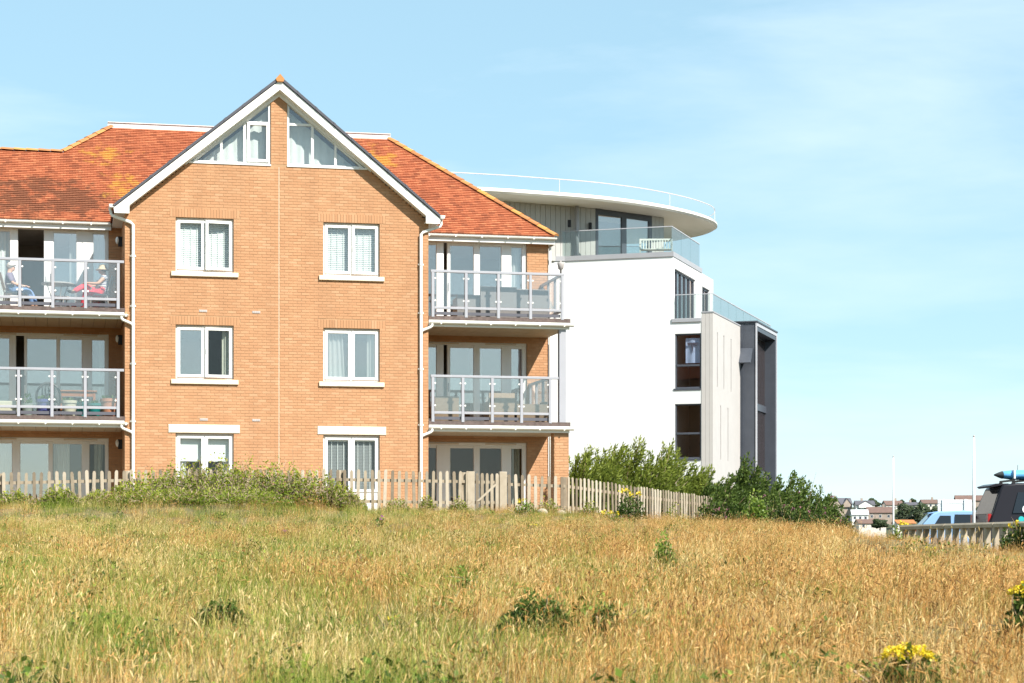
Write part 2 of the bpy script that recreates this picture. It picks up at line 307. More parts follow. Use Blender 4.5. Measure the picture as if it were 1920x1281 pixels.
def lay(parent, rows, place, singles=0, pick=None):
    """bricks of one wall: some as single objects, the rest as one mesh; place(u,v,out)->xyz"""
    idx = list(range(len(rows))); one = set()
    if singles:
        full = [i for i in idx if 0.214 < rows[i][1] - rows[i][0] < 0.216 and (pick is None or pick(rows[i]))]
        one = set(full[:: max(1, len(full) // singles)][:singles])
    mb = MB(); e = 0.007
    for i in idx:
        a, b, c, d = rows[i]
        if i in one: continue
        j = random.uniform(-0.0015, 0.0015); t = random.random(); o = e + j
        P = [place(a, c, 0), place(b, c, 0), place(b, d, 0), place(a, d, 0), place(a+.003, c+.003, o), place(b-.003, c+.003, o), place(b-.003, d-.003, o), place(a+.003, d-.003, o)]
        mb.add(P, [(4,5,6,7), (0,1,5,4), (1,2,6,5), (2,3,7,6), (3,0,4,7)], t)
    if mb.v: tag(mb.build('brickwork', M['brick'], parent), kind='stuff')
    for i in one:
        a, b, c, d = rows[i]; t = random.randrange(8)
        if t not in BR:
            q = MB(); q.add([(-.1075,0,-.0325),(.1075,0,-.0325),(.1075,0,.0325),(-.1075,0,.0325),(-.1045,-e,-.0295),(.1045,-e,-.0295),(.1045,-e,.0295),(-.1045,-e,.0295)], [(4,5,6,7),(0,1,5,4),(1,2,6,5),(2,3,7,6),(3,0,4,7)], t / 7.0); BR[t] = q.mesh(M['brick'])
        p = place((a+b)/2, (c+d)/2, 0); o = link('brick', BR[t], parent, p)
GW, PITCH = 4.01, 0.815
win_s = [(-2.70, -1.19), (1.18, 2.69)]; win_z = [(8.88, 10.29), (6.06, 7.48), (2.5, 4.64)]
ops = [(a, b, c, d) for a, b in win_s for c, d in win_z]
wall = MB()
for (a, b, c, d) in cells(None, -GW, GW, 1.7, 10.35, ops): wall.box(a, b, 0.0, 0.3, c, d)
wall.prism([(-GW, 10.35), (GW, 10.35), (2.36, 11.72), (-2.36, 11.72)], 'y', 0.0, 0.3)
wall.prism([(-.215, 11.72), (.215, 11.72), (.215, 13.47), (0, 13.64), (-.215, 13.47)], 'y', 0.0, 0.3)
gw = wall.build('gable_wall', M['mortar'], house)
sold = [(a-.15, b+.15, d, d+.225) for a, b in win_s for c, d in win_z[:2]]; lint = [(-2.89, -1.03, 4.645, 4.87), (1.02, 2.86, 4.645, 4.87)]
rows = brick_rows(-GW, -.008, 1.75, 11.72, ops + sold + lint, lambda z: max(0, (13.70 - z) / PITCH)) + brick_rows(.008, GW, 1.75, 11.72, ops + sold + lint, lambda z: max(0, (13.70 - z) / PITCH), 0.03)
rows += brick_rows(-.205, .205, 11.73, 13.6, [], lambda z: max(0, (13.66 - z) / PITCH))
lay(gw, rows, lambda u, v, o: (u, -o, v), 300, lambda r: r[2] > 4.0)
mb = MB()
for (a, b, c, d) in sold:
    n = int(round((b - a) / 0.075))
    for i in range(n):
        x = a + (b - a) * i / n; mb.bbox(x + .005, x + .070, -0.009 + random.uniform(-.001, .001), 0.0, c + .004, d - .006, 0.003, random.random())
tag(mb.build('soldier_course', M['brick'], gw), kind='stuff')
mb = MB(); mb.box(-.006, .006, -.010, 0, 2.0, 11.7); mb.build('movement_joint', M['stone'], gw)
for s, z in ((-1.99, 7.85), (-.6, 7.85), (-1.97, 5.0), (-.6, 5.0)):
    mb = MB(); mb.bbox(s-.11, s+.11, -.014, 0, z-.035, z+.035)
    for i in range(4): mb.box(s-.09+i*.048, s-.055+i*.048, -.018, -.010, z-.024, z+.024)
    mb.build('air_vent', M['vent'], gw)

# bargeboards, verge, soffit, ridge tiles of the gable
for sg in (-1, 1):
    f = lambda L: [(sg * a, b) for a, b in L][::sg]
    mb = MB(); mb.prism(f([(0, 13.945), (0, 13.70), (3.90, 10.52), (3.90, 10.31), (4.28, 10.31), (4.30, 10.44)]), 'y', -.26, -.22); mb.build('bargeboard', M['fascia_white'], house)
    mb = MB(); mb.prism(f([(0, 13.72), (0, 13.69), (3.90, 10.512), (3.90, 10.545)]), 'y', -.22, .02); mb.box(*sorted((sg*3.90, sg*4.28)), -.22, 2.6, 10.33, 10.36); mb.build('gable_soffit', M['fascia_white'], house)
    mb = MB(); mb.prism(f([(0.02, 14.04), (0.02, 13.95), (4.31, 10.455), (4.345, 10.50)]), 'y', -.30, -.17); v = mb.build('verge', M['verge_grey'], house)
    for q in range(1, 9):
        x = 4.33 * q / 9; j = MB(); zc = 14.046 - PITCH * x; j.prism(f([(x-.03, zc+.038), (x-.03, zc-.05), (x+.03, zc-.10), (x+.03, zc-.012)]), 'y', -.308, -.18); j.build('verge_unit', M['verge_grey'], v)
    mb = MB(); mb.prism(f([(0, 14.03), (0, 13.93), (4.33, 10.40), (4.33, 10.50)]), 'y', -.18, 6.0); mb.build('gable_roof', M['tile'], house)
for sg in (-1, 1):
    mb = MB(); mb.prism([(sg*p_, q_) for p_, q_ in [(0, 13.69), (0, 13.56), (2.45, 11.66), (2.45, 11.70), (2.38, 11.755)]][::sg], 'y', -.035, .03); mb.build('bright_soffit_band', M['fascia_white'], house)  # added white band standing in for the light on the gable soffit
prof = [(-.115, 13.97), (-.085, 13.90), (.085, 13.90), (.115, 13.97), (0, 14.10)]
for i in range(16):
    mb = MB(); y = -.33 + i * .42; mb.prism(prof, 'y', y, y + .412, random.random()); mb.build('ridge_tile', M['ridge_clay'], house)

# windows --------------------------------------------------------------
def rect_frame(mb, a, b, c, d, w, y0, y1, wb=None):
    wb = wb or w
    mb.bbox(a, a+w, y0, y1, c, d, .008); mb.bbox(b-w, b, y0, y1, c, d, .008); mb.bbox(a+w, b-w, y0+.001, y1, d-w, d, .008); mb.bbox(a+w, b-w, y0+.001, y1, c, c+wb, .008)
def pane(parent, a, b, c, d, y, m): 
    mb = MB(); mb.box(a, b, y, y+.012, c, d); return mb.build('pane', M[m], parent)
def hinged(mb, s_h, y_h, ang):
    ca, sa = math.cos(ang), math.sin(ang)
    mb.v = [(s_h + (x-s_h)*ca - (y-y_h)*sa, y_h + (x-s_h)*sa + (y-y_h)*ca, z) for x, y, z in mb.v]; return mb
def casement(a, b, c, d, m=('pane_sky', 'pane_sky'), ang=0.0, sill=True, low=0.0):
    fr = MB(); rect_frame(fr, a, b, c, d, .055, .075, .145); mid = (a+b)/2; fr.bbox(mid-.03, mid+.03, .074, .145, c+.055, d-.055, .006)
    if low: fr.bbox(a+.055, b-.055, .08, .14, c+.055, c+low, .008)
    w = fr.build('window', M['upvc'], house)
    hd = MB(); hd.bbox(a+.01, b-.01, .05, .075, d-.055, d-.004, .006); hd.box(a+.12, a+.42, .045, .051, d-.05, d-.03); hd.box(b-.42, b-.12, .045, .051, d-.05, d-.03); hd.build('head_vent', M['upvc_cream'], w)
    zc = c + (low if low else .05)
    for i, (p, q) in enumerate(((a+.045, mid-.012), (mid+.012, b-.045))):
        g = ang if i == 1 else 0.0
        sm = MB(); rect_frame(sm, p, q, zc, d-.06, .075, .05, .11); sm.box(p+.02 if i else q-.035, p+.035 if i else q-.02, .03, .05, (zc+d)/2-.06, (zc+d)/2+.06)
        if g: hinged(sm, q, .08, g)
        sm.build('sash', M['upvc'], w)
        pm = MB(); pm.box(p+.07, q-.07, .082, .094, zc+.07, d-.13)
        if g: hinged(pm, q, .08, g)
        pm.build('pane', M[m[i]], w)
    if sill:
        sl = MB(); sl.bbox(a-.12, b+.12, -.065, .08, c-.135, c-.012, .012); sl.build('sill', M['stone'], w)
    return w
casement(*win_s[0], *win_z[0], m=('pane_dark', 'pane_dark'), ang=R(7)); casement(*win_s[1], *win_z[0], m=('pane_mid', 'pane_mid'), ang=R(1.5))
casement(*win_s[0], *win_z[1], m=('pane_pale', 'pane_dark'), ang=R(4)); casement(*win_s[1], *win_z[1], m=('pane_pale', 'pane_pale'))
casement(*win_s[0], *win_z[2], m=('pane_dark', 'pane_dark'), sill=False, low=.62); casement(*win_s[1], *win_z[2], m=('pane_dark', 'pane_dark'), sill=False, low=.62)
for a, b, c, d in lint:
    mb = MB(); mb.bbox(a, b, -.03, .2, c, d, .012); mb.build('stone_lintel', M['stone'], gw)
# triangular gable windows
def inset(poly, t):
    n = len(poly); out = []
    for i in range(n):
        p0, p1, p2 = Vector(poly[i-1]), Vector(poly[i]), Vector(poly[(i+1) % n]); d1 = (p1-p0).normalized(); d2 = (p2-p1).normalized()
        n1 = Vector((-d1.y, d1.x)); n2 = Vector((-d2.y, d2.x)); k = t / max(0.15, 1 + n1.dot(n2)); out.append(tuple(p1 + (n1+n2) * k))
    return out
def ring(mb, poly, t, y0, y1):
    inn = inset(poly, t); n = len(poly)
    for i in range(n):
        j = (i+1) % n; mb.prism([poly[i], poly[j], inn[j], inn[i]], 'y', y0, y1)
    return inn
for sg in (-1, 1):
    T = [(.225, 11.76), (2.30, 11.76), (.225, 13.44)]; P = [(sg*a, b) for a, b in T][::sg]
    hyp = lambda x: 13.44 - (x - .225) * (13.44 - 11.76) / (2.30 - .225)
    fr = MB(); ring(fr, P, .05, .04, .12)
    bars = [(.86, .93), (1.48, 1.54)]
    for x0, x1 in bars: fr.prism([(sg*x0, 11.80), (sg*x1, 11.80), (sg*x1, hyp(x1)-.03), (sg*x0, hyp(x0)-.03)][::sg], 'y', .045, .115)
    fr.box(*sorted((sg*.26, sg*.87)), .046, .114, 12.83, 12.89)
    w = fr.build('gable_window', M['upvc'], house)
    sl = MB(); sl.bbox(*sorted((sg*.21, sg*2.36)), -.03, .06, 11.715, 11.762, .008); sl.build('sill', M['upvc'], w)
    for poly in ([(.27, 12.89), (.84, 12.89), (.27, 13.36)], [(.27, 11.80), (.87, 11.80), (.87, 12.84), (.27, 12.84)], [(.92, 11.80), (1.49, 11.80), (1.49, hyp(1.49)-.05), (.92, hyp(.92)-.05)], [(1.53, 11.80), (2.14, 11.80), (1.53, hyp(1.53)-.06)]):
        mb = MB(); mb.prism([(sg*a, b) for a, b in poly][::sg], 'y', .075, .087); mb.build('pane', M['pane_mid'], w)
    if sg < 0:
        sm = MB(); rect_frame(sm, -.84, -.26, 11.82, 12.86, .075, -.01, .06); sm.build('sash', M['upvc'], w)
# rooms behind the glass: floors, ceilings and far walls of the flats
rm = MB()
for z in (2.15, 4.95, 7.78, 10.33):
    rm.box(-3.7, 3.7, .32, 5.98, z-.06, z+.06); rm.box(-8.3, -3.72, 2.82, 5.98, z-.06, z+.06); rm.box(3.72, 7.58, 2.82, 5.98, z-.06, z+.06)
rm.box(-8.3, 7.58, 6.0, 6.1, 2.2, 10.4)
for s in (-8.2, -4.02, 0.0, 4.02): rm.box(s-.05, s+.05, 2.82 if abs(s) > 3 else .32, 5.99, 2.2, 10.25)
rm.prism([(-3.5, 10.45), (3.5, 10.45), (.3, 13.2), (-.3, 13.2)], 'y', 1.6, 1.65)
rm.build('interior', M['room'], house)

# bays either side: back walls, doors, balconies -------------------------
YB = 2.5
doorz = [(7.90, 10.33), (5.08, 7.45), (2.26, 4.62)]
def bay(s0, s1, d0, d1):
    ops2 = [(d0, d1, c, d) for c, d in doorz]; mb = MB()
    for (a, b, c, d) in cells(None, s0, s1, 1.7, 10.5, ops2): mb.box(a, b, YB, YB+.3, c, d)
    w = mb.build('bay_wall', M['mortar'], house)
    lay(w, brick_rows(s0, s1, 1.75, 10.45, ops2), lambda u, v, o: (u, YB - o, v)); return w
bay(4.01, 7.91, 4.03, 7.29); bay(-8.4, -4.01, -8.1, -4.36)
def side_wall(s, y0, y1, z1, out):
    """brick wall seen edge on, facing out (+1 right, -1 left)"""
    mb = MB(); mb.box(*sorted((s, s - out*.3)), y0, y1, 1.7, z1); w = mb.build('return_wall', M['mortar'], house)
    lay(w, brick_rows(y0, y1, 1.75, z1, []), (lambda u, v, o: (s + o, u, v)) if out > 0 else (lambda u, v, o: (s - o, y0 + y1 - u, v)))
side_wall(-4.01, .302, 2.49, 10.33, -1); side_wall(4.01, .302, 2.49, 10.33, 1); side_wall(7.91, YB+.302, 11.0, 10.45, 1)
mb = MB(); mb.box(-12.0, -8.41, 0.0, 11.0, 1.7, 10.45); mb.box(-8.4, 7.61, 10.7, 11.0, 1.7, 10.45); w = mb.build('far_wall', M['mortar'], house)
lay(w, brick_rows(-12, -8.41, 1.75, 10.4, []), lambda u, v, o: (u, -o, v))
def doors(name_z, segs, m, framem):
    c, d = name_z; fr = MB(); y0, y1 = YB + .06, YB + .15
    a, b = segs[0][0], segs[-1][1]
    fr.bbox(a, b, y0-.004, y1, d-.09, d, .01); fr.bbox(a, b, y0-.004, y1, c, c+.08, .01)
    w = None; gl = []
    for (p, q, k) in segs:
        if k == 'F':
            fr.bbox(p, q, y0, y1, c+.08, d-.09, .012)
            if q - p > .15: fr.box((p+q)/2-.006, (p+q)/2+.006, y0-.006, y0, c+.08, d-.09)
        elif k != 'O':
            gl.append((p, q, k)); fr.bbox(p, q, y0+.012, y1-.01, d-.17, d-.09, .008); fr.bbox(p, q, y0+.012, y1-.01, c+.08, c+.2, .008)
    w = fr.build('patio_doors', M[framem], house)
    for (p, q, k) in gl: pane(w, p-.01, q+.01, c+.19, d-.16, y0+.045, m if k == 'G' else k)
    for u0, u1 in ((a+.3, a+1.3), (b-1.2, b-.3)): hb = MB(); hb.bbox(u0, u1, y0-.02, y0-.003, d-.075, d-.03, .005); hb.build('head_vent', M['upvc_cream'], w)
    hn = MB(); hn.tube([(gl[1][0]-.06, y0-.05, c+.95), (gl[1][0]-.06, y0-.05, c+1.2)], .012, 6); hn.build('handle', M['rail_dark'], w)
RS = [(4.03, 4.69, 'G'), (4.69, 4.9, 'F'), (4.9, 5.0, 'O'), (5.0, 5.09, 'F'), (5.09, 5.76, 'G'), (5.76, 5.94, 'F'), (5.94, 6.56, 'G'), (6.56, 6.85, 'F'), (6.85, 7.16, 'G'), (7.16, 7.29, 'F')]
doors(doorz[0], RS, 'pane_sky', 'upvc'); doors(doorz[1], RS, 'pane_pale', 'upvc')
doors(doorz[2], [(4.03, 4.69, 'G'), (4.69, 5.09, 'F')] + RS[4:], 'pane_dark', 'upvc')
doors(doorz[0], [(-8.1, -8.0, 'F'), (-8.0, -6.97, 'G'), (-6.97, -6.76, 'F'), (-6.76, -6.08, 'O'), (-6.08, -5.82, 'F'), (-5.82, -5.22, 'pane_pale'), (-5.22, -4.77, 'F'), (-4.77, -4.46, 'pane_pale'), (-4.46, -4.36, 'F')], 'pane_mid', 'upvc')
doors(doorz[1], [(-8.1, -8.0, 'F'), (-8.0, -6.99, 'G'), (-6.99, -6.81, 'F'), (-6.81, -6.6, 'O'), (-6.6, -6.52, 'F'), (-6.52, -5.75, 'G'), (-5.75, -5.65, 'F'), (-5.65, -5.08, 'G'), (-5.08, -4.80, 'F'), (-4.80, -4.47, 'G'), (-4.47, -4.36, 'F')], 'pane_sky', 'upvc')
doors(doorz[2], [(-8.1, -8.0, 'F'), (-8.0, -6.92, 'G'), (-6.92, -6.70, 'F'), (-6.70, -5.96, 'G'), (-5.96, -5.84, 'F'), (-5.84, -5.08, 'pane_mid'), (-5.08, -4.87, 'F'), (-4.87, -4.46, 'pane_dark'), (-4.46, -4.36, 'F')], 'pane_pale', 'upvc')

def balcony(s0, s1, fl, posts, rail_end, side):
    sb = MB(); sb.box(s0, s1, 0.06, YB-.004, fl-.2, fl-.05); b = sb.build('balcony', M['slab_edge'], house)
    mb = MB(); mb.box(s0, s1+.02, -.02, .055, fl-.10, fl+.005); mb.build('slab_edge', M['slab_edge'], b)
    n = int((s1-s0)/.14)
    for i in range(n):
        x = s0 + (s1-s0)*i/n; mb = MB(); mb.box(x+.003, x+(s1-s0)/n-.003, .06, YB-.004, fl-.05, fl-.022); mb.build('deck_board', M['decking'], b)
    mb = MB(); mb.bbox(s0, s1, -.012, .012, fl-.285, fl-.10, .006); mb.build('fascia', M['fascia_white'], b)
    so = MB()
    for i in range(int((s1-s0)/.3)+1):
        x = s0 + i*.3
        if x < s1-.05: so.box(x+.004, min(x+.296, s1-.02), .012, YB-.004, fl-.262, fl-.25)
    so.build('soffit_boards', M['soffit'], b)
    gm = MB(); pr = [(-.075+.06*math.cos(t)-.0, fl-.165+.055*math.sin(t)) for t in [math.pi + math.pi*i/8 for i in range(9)]]
    gm.prism(pr, 'x', s0+.02, s1+.1); 
    for i in range(int((s1-s0)/.68)+1): gm.box(s0+.3+i*.68, s0+.335+i*.68, -.14, -.01, fl-.225, fl-.155)
    gm.build('gutter', M['gutter_white'], b)
    rl = MB(); e0, e1 = (min(posts[0]-.4, s0) if side < 0 else posts[0]-.06), rail_end
    rl.bbox(e0, e1, -.035, .035, fl+1.17, fl+1.24, .008)
    rl_o = rl.build('railing', M['rail_grey'], house)
    for i, p in enumerate(posts):
        mb = MB(); mb.bbox(p-.04, p+.04, -.034, .03, fl-.03, fl+1.17, .008); mb.build('post', M['rail_grey'], rl_o)
    spans = list(zip(posts, posts[1:])); spans = ([(posts[0]-.84, posts[0])] + spans) if side < 0 else spans
    for p, q in spans:
        mb = MB(); mb.bbox(p+.04, q-.04, -.025, .025, fl+.19, fl+.26, .006); mb.build('bottom_rail', M['rail_grey'], rl_o)
        mb = MB(); mb.box(p+.05, q-.05, 0.03, .07, fl+.04, fl+.12); mb.build('kick_rail', M['rail_dark'], rl_o)
        mb = MB(); mb.box(p+.055, q-.055, -.005, .005, fl+.27, fl+1.165); gp = mb.build('glass_panel', M['balcony_glass'], rl_o)
        for u in (p+.065, q-.065):
            for z in (fl+.42, fl+1.02):
                mb = MB(); mb.tube([(u, -.016, z), (u, .016, z)], .024, 8); mb.build('clamp', M['fascia_white'], gp)
    if side > 0:
        x = posts[-1]
        mb = MB(); mb.bbox(x-.035, x+.035, .04, YB-.01, fl+1.172, fl+1.238, .004); mb.build('side_rail', M['rail_grey'], rl_o)
        for yy in (.85, 1.65, 2.42):
            mb = MB(); mb.box(x-.03, x+.03, yy-.04, yy+.04, fl-.03, fl+1.17); mb.build('post', M['rail_grey'], rl_o)
        for y0, y1 in ((.05, .80), (.90, 1.60), (1.70, 2.37)):
            mb = MB(); mb.box(x-.005, x+.005, y0, y1, fl+.27, fl+1.165); mb.build('glass_panel', M['balcony_glass'], rl_o)
            mb = MB(); mb.box(x-.025, x+.025, y0, y1, fl+.19, fl+.26); mb.build('bottom_rail', M['rail_grey'], rl_o)
FL = [7.87, 5.05]
balcony(4.02, 7.91, FL[0], [4.13, 5.04, 5.93, 6.82, 7.71], 7.76, 1)
balcony(4.02, 7.91, FL[1], [4.13, 4.95, 5.76, 6.57, 7.37], 7.60, 1)
balcony(-8.38, -4.02, FL[0], [-7.50, -6.67, -5.84, -5.01, -4.18], -4.03, -1)
balcony(-8.38, -4.02, FL[1], [-7.54, -6.70, -5.86, -5.02, -4.18], -4.03, -1)
mb = MB(); mb.bbox(7.63, 7.82, .02, .21, FL[1]-.02, FL[0]-.26, .01); mb.build('steel_column', M['rail_grey'], house)
mb = MB(); mb.box(7.50, 7.905, .06, .46, 1.7, FL[1]-.26); pl = mb.build('brick_pillar', M['mortar'], house)
lay(pl, brick_rows(7.50, 7.905, 1.75, FL[1]-.27, []), lambda u, v, o: (u, .06-o, v)); lay(pl, brick_rows(.06, .46, 1.75, FL[1]-.27, []), lambda u, v, o: (7.5-o, .52-u, v))
mb = MB(); mb.lathe([(.03, 9.1), (.03, 9.25), (.07, 9.27), (.10, 9.42), (.085, 9.45), (.02, 9.46), (.02, 9.50)], 7.74, .3, 12); mb.build('post_lamp', M['vent'], house, smooth=True)
for z in (9.86, 7.22, 4.42):
    mb = MB(); mb.bbox(-4.13, -4.02, 1.72, 1.80, z-.13, z+.13, .01); w = mb.build('wall_lamp', M['black'], house); mb = MB(); mb.ellip((-4.15, 1.76, z+.03), (.05, .06, .10)); mb.build('lamp_glass', M['lamp_glass'], w, smooth=True)
# downpipes
for sg in (-1, 1):
    mb = MB(); mb.tube([(sg*4.36, .05, 10.47), (sg*4.36, .03, 10.33), (sg*4.33, .0, 10.28), (sg*3.86, -.065, 10.10), (sg*3.80, -.07, 10.04), (sg*3.80, -.07, 2.1)], .042, 10)
    for z in (9.2, 7.9, 6.4, 4.9, 3.4): mb.tube([(sg*3.80, -.07, z), (sg*3.80, -.07, z+.06)], .053, 10); mb.box(sg*3.80-.075, sg*3.80+.075, -.04, 0, z+.01, z+.05)
    mb.prism([(4.345*sg-.075, 10.53), (4.345*sg-.055, 10.45), (4.345*sg+.055, 10.45), (4.345*sg+.075, 10.53)][::1], 'y', -.3, .5)
    smooth_by_angle(mb.build('downpipe', M['gutter_white'], house))
    for fl in FL:
        mb = MB(); mb.tube([(sg*4.10, -.075, fl-.17), (sg*4.10, -.075, fl-.27), (sg*4.06, -.075, fl-.31), (sg*3.84, -.07, fl-.40), (sg*3.80, -.07, fl-.46)], .038, 10); smooth_by_angle(mb.build('gutter_outlet', M['gutter_white'], house))
mb = MB(); mb.tube([(7.95, YB-.05, 10.2), (7.95, YB-.05, 2.0)], .035, 8); mb.build('downpipe', M['gutter_white'], house, smooth=True)

# main roof ------------------------------------------------------------
E0, RZ = 2.28, 10.47; RP = 0.817; phi = math.atan(RP); SR = 8.05; YC = 6.38
def rz(y): return RZ + (y - E0) * RP
def ytop(s):
    if s < -5.57: return 5.16
    if s < -4.26: return 5.16 + (s + 5.57) / 1.31 * 1.22
    return YC
dk = MB(); ylr = 5.16
dk.add([(-13, E0, RZ), (SR, E0, RZ), (SR-4.1, YC, rz(YC)), (-4.26, YC, rz(YC)), (-5.57, ylr, rz(ylr)), (-13, ylr, rz(ylr))], [(0, 1, 2, 3, 4, 5)])
dk.add([(SR, E0, RZ), (SR, 11.4, RZ), (SR-4.1, 7.3, rz(YC)), (SR-4.1, YC, rz(YC))], [(0, 1, 2, 3)])
dk.add([(SR-4.1, YC, rz(YC)), (SR-4.1, 7.3, rz(YC)), (-4.26, 7.3, rz(YC)), (-4.26, YC, rz(YC))], [(0, 1, 2, 3)])
dk.add([(-4.26, YC, rz(YC)), (-4.26, 7.3, rz(YC)), (-5.57, 7.3, rz(ylr)), (-5.57, ylr, rz(ylr))], [(0, 1, 2, 3)])
dk.add([(-13, ylr, rz(ylr)), (-5.57, ylr, rz(ylr)), (-5.57, 8.5, RZ), (-13, 8.5, RZ)], [(0, 1, 2, 3)])
dk.add([(-4.26, 7.3, rz(YC)), (SR-4.1, 7.3, rz(YC)), (SR, 11.4, RZ), (-5.57, 11.4, RZ), (-5.57, 7.3, rz(ylr))], [(0, 1, 2, 3, 4)])
roof = dk.build('main_roof', M['tile'], house)
tl = MB(); TM = {}; sing = []; ncos, nsin = math.cos(phi), math.sin(phi)
def tile_geo(w, tone):
    """one plain tile: front lip at the origin, running up the slope"""
    t, l = .016, .17; y1, z1 = l*ncos, l*nsin; nx_, nz_ = -nsin*t, ncos*t; lift = .030
    V = [(0, nx_ - nsin*lift, nz_ + ncos*lift), (w, nx_ - nsin*lift, nz_ + ncos*lift), (w, y1+nx_*.3, z1+nz_*.3), (0, y1+nx_*.3, z1+nz_*.3), (0, -nsin*.004, ncos*.004), (w, -nsin*.004, ncos*.004)]
    return V, [(0, 1, 2, 3), (4, 5, 1, 0), (0, 3, 4), (1, 5, 2)]
course = 0; t = -.04; cand = []
while True:
    y = E0 + t*ncos; z = rz(y)
    if y > YC - .05: break
    sr = SR - max(0, (y - E0)) - .02; s = -12.9 + (.0825 if course % 2 else 0)
    while s < sr:
        w = min(.161, sr - s); sm = s + w/2
        if y < ytop(sm) - .07 and not (z < 13.98 - PITCH*abs(sm) - .03) and w > .03: cand.append((s, y, z, w, random.random()))
        s += .165
    t += .1; course += 1
vis = [c for c in cand if c[3] > .16 and -7.0 < c[0] < 8]; pick = set(id(c) for c in vis[::max(1, len(vis)//300)][:300])
for c in cand:
    if id(c) in pick:
        k = int(c[4]*7.99)
        if k not in TM: q = MB(); q.add(*tile_geo(.161, 0), tone=k/7); TM[k] = q.mesh(M['tile'])
        link('roof_tile', TM[k], roof, (c[0], c[1], c[2]))
    else:
        V, Fc = tile_geo(c[3], 0); j = random.uniform(0, .004); tl.add([(c[0]+a, c[1]+b, c[2]+d+j) for a, b, d in V], Fc, c[4])
tag(tl.build('tile_courses', M['tile'], roof), kind='stuff')
def hip_run(p0, p1, w=.12, h=.07, n=None):
    p0, p1 = Vector(p0), Vector(p1); d = p1-p0; n = n or max(1, int(d.length/.33)); side = d.cross(Vector((0, 0, 1))).normalized(); up = side.cross(d).normalized()
    for i in range(n):
        a = p0 + d*i/n; b = p0 + d*((i+.985)/n); mb = MB(); vs = []
        for p, k in ((a, 1.06), (b, .97)):
            for q in range(7):
                th = math.pi*q/6; vs.append(p + side*(w*k*math.cos(th)) + up*(h*k*math.sin(th) + (.012 if k > 1 else 0) - .01))
        mb.add(vs, [(q, q+1, q+8, q+7) for q in range(6)] + [tuple(range(6, -1, -1)), tuple(range(7, 14))], random.random()); smooth_by_angle(mb.build('ridge_tile', M['ridge_clay'], roof), 50)
hip_run((SR+.03, E0-.05, RZ+.0), (SR-4.1, YC, rz(YC)+.03)); hip_run((-13, ylr, rz(ylr)+.02), (-5.57, ylr, rz(ylr)+.02)); hip_run((-5.6, ylr, rz(ylr)+.02), (-4.2, YC, rz(YC)+.04))
mb = MB(); mb.box(-4.3, SR-4.06, YC-.02, YC+.10, rz(YC)-.03, rz(YC)+.15); mb.box(-4.3, SR-4.06, YC-.05, YC+.14, rz(YC)+.152, rz(YC)+.175); mb.build('flat_roof_kerb', M['lead'], roof)
for a, b in ((-12, -4.3), (4.0, SR)):
    mb = MB(); mb.bbox(a, b, E0-.01, E0+.02, RZ-.24, RZ-.02, .006); mb.box(a, b, E0+.02, YB+.05, RZ-.20, RZ-.185); mb.build('eaves_fascia', M['fascia_white'], roof)
    gm = MB(); pr = [(E0-.065+.055*math.cos(th), RZ-.06+.06*math.sin(th)) for th in [math.pi+math.pi*i/8 for i in range(9)]]; gm.prism(pr, 'x', a, b+(.04 if b > 0 else 0))
    for i in range(int((b-a)/.75)): gm.box(a+.4+i*.75, a+.435+i*.75, E0-.125, E0-.01, RZ-.125, RZ-.055)
    gm.build('eaves_gutter', M['gutter_white'], roof)
mb = MB(); mb.box(SR-.02, SR+.01, E0+.02, 11.0, RZ-.24, RZ-.02); mb.box(7.95, SR-.02, YB, 11.0, RZ-.2, RZ-.185); mb.build('eaves_fascia', M['fascia_white'], roof)
mb = MB(); mb.box(-8.3, 8.6, -1.6, YB, 2.10, 2.2); mb.build('patio', M['paving'], house)
# ---------------------------------------------------------------- white modern apartment block behind
B = math.atan(0.318); MO = Vector((6.68, 86.3, 0)); CB, SB = math.cos(B), math.sin(B)
def m2w(x, y, z=0.0): return Vector((MO.x + x*CB + y*SB, MO.y - x*SB + y*CB, z))
def ML(X, Y):
    dx, dy = X - MO.x, Y - MO.y; return (dx*CB - dy*SB, dx*SB + dy*CB)
block = empty('modern_apartment_block', MO, -B, 'white rendered modern apartment block with oval roof canopy and glass terraces', 'building')
mat('render_white', (0.77, 0.765, 0.755), 0.75, 0.06, 0.35, 0.15, 25)
mat('canopy_white', (0.82, 0.79, 0.73), 0.5, 0.03, 0.5)
mat('clad_beige', (0.50, 0.47, 0.445), 0.5, 0.05, 2.0)
mat('clad_grey', (0.42, 0.41, 0.39), 0.5, 0.07, 2.0)
mat('dark_grey', (0.068, 0.076, 0.094), 0.4, 0.12, 2.0)
mat('parapet_grey', (0.36, 0.36, 0.38), 0.5, 0.06, 2.0)
mat('edge_light', (0.45, 0.45, 0.48), 0.4, 0.05, 2.0)
mat('flag_blue', (0.42, 0.47, 0.66), 0.8, 0.2, 3.0); mat('flag_dark', (0.08, 0.08, 0.12), 0.8, 0.1, 3.0)
mat('rim_pink', (0.62, 0.56, 0.54), 0.5, 0.05, 2.0)
glass('pane_block', 0.2); glass('terrace_glass', 0.06, (0.86, 0.90, 0.89)); glass('pane_brown', 0.05, (0.85, 0.80, 0.78))
ZT = 13.75
wm = MB()
wm.box(-4.65, 0, 0, .3, 1.0, ZT)
wm.prism([(-14.2, -3.0), (-4.65, 0), (-4.65, .3), (-14.2, -2.7)], 'z', 1.0, ZT)
side_op = (.25, 4.3, 11.05, 13.3)
for (a, b, c, d) in cells(None, .3, 7.6, 1.0, ZT, [side_op, (5.6, 7.2, 11.05, 13.2)]): wm.box(-.3, 0, a, b, c, d)
wm.box(-14, 0, 7.6, 7.9, 1.0, ZT)
bw = wm.build('wall', M['render_white'], block)
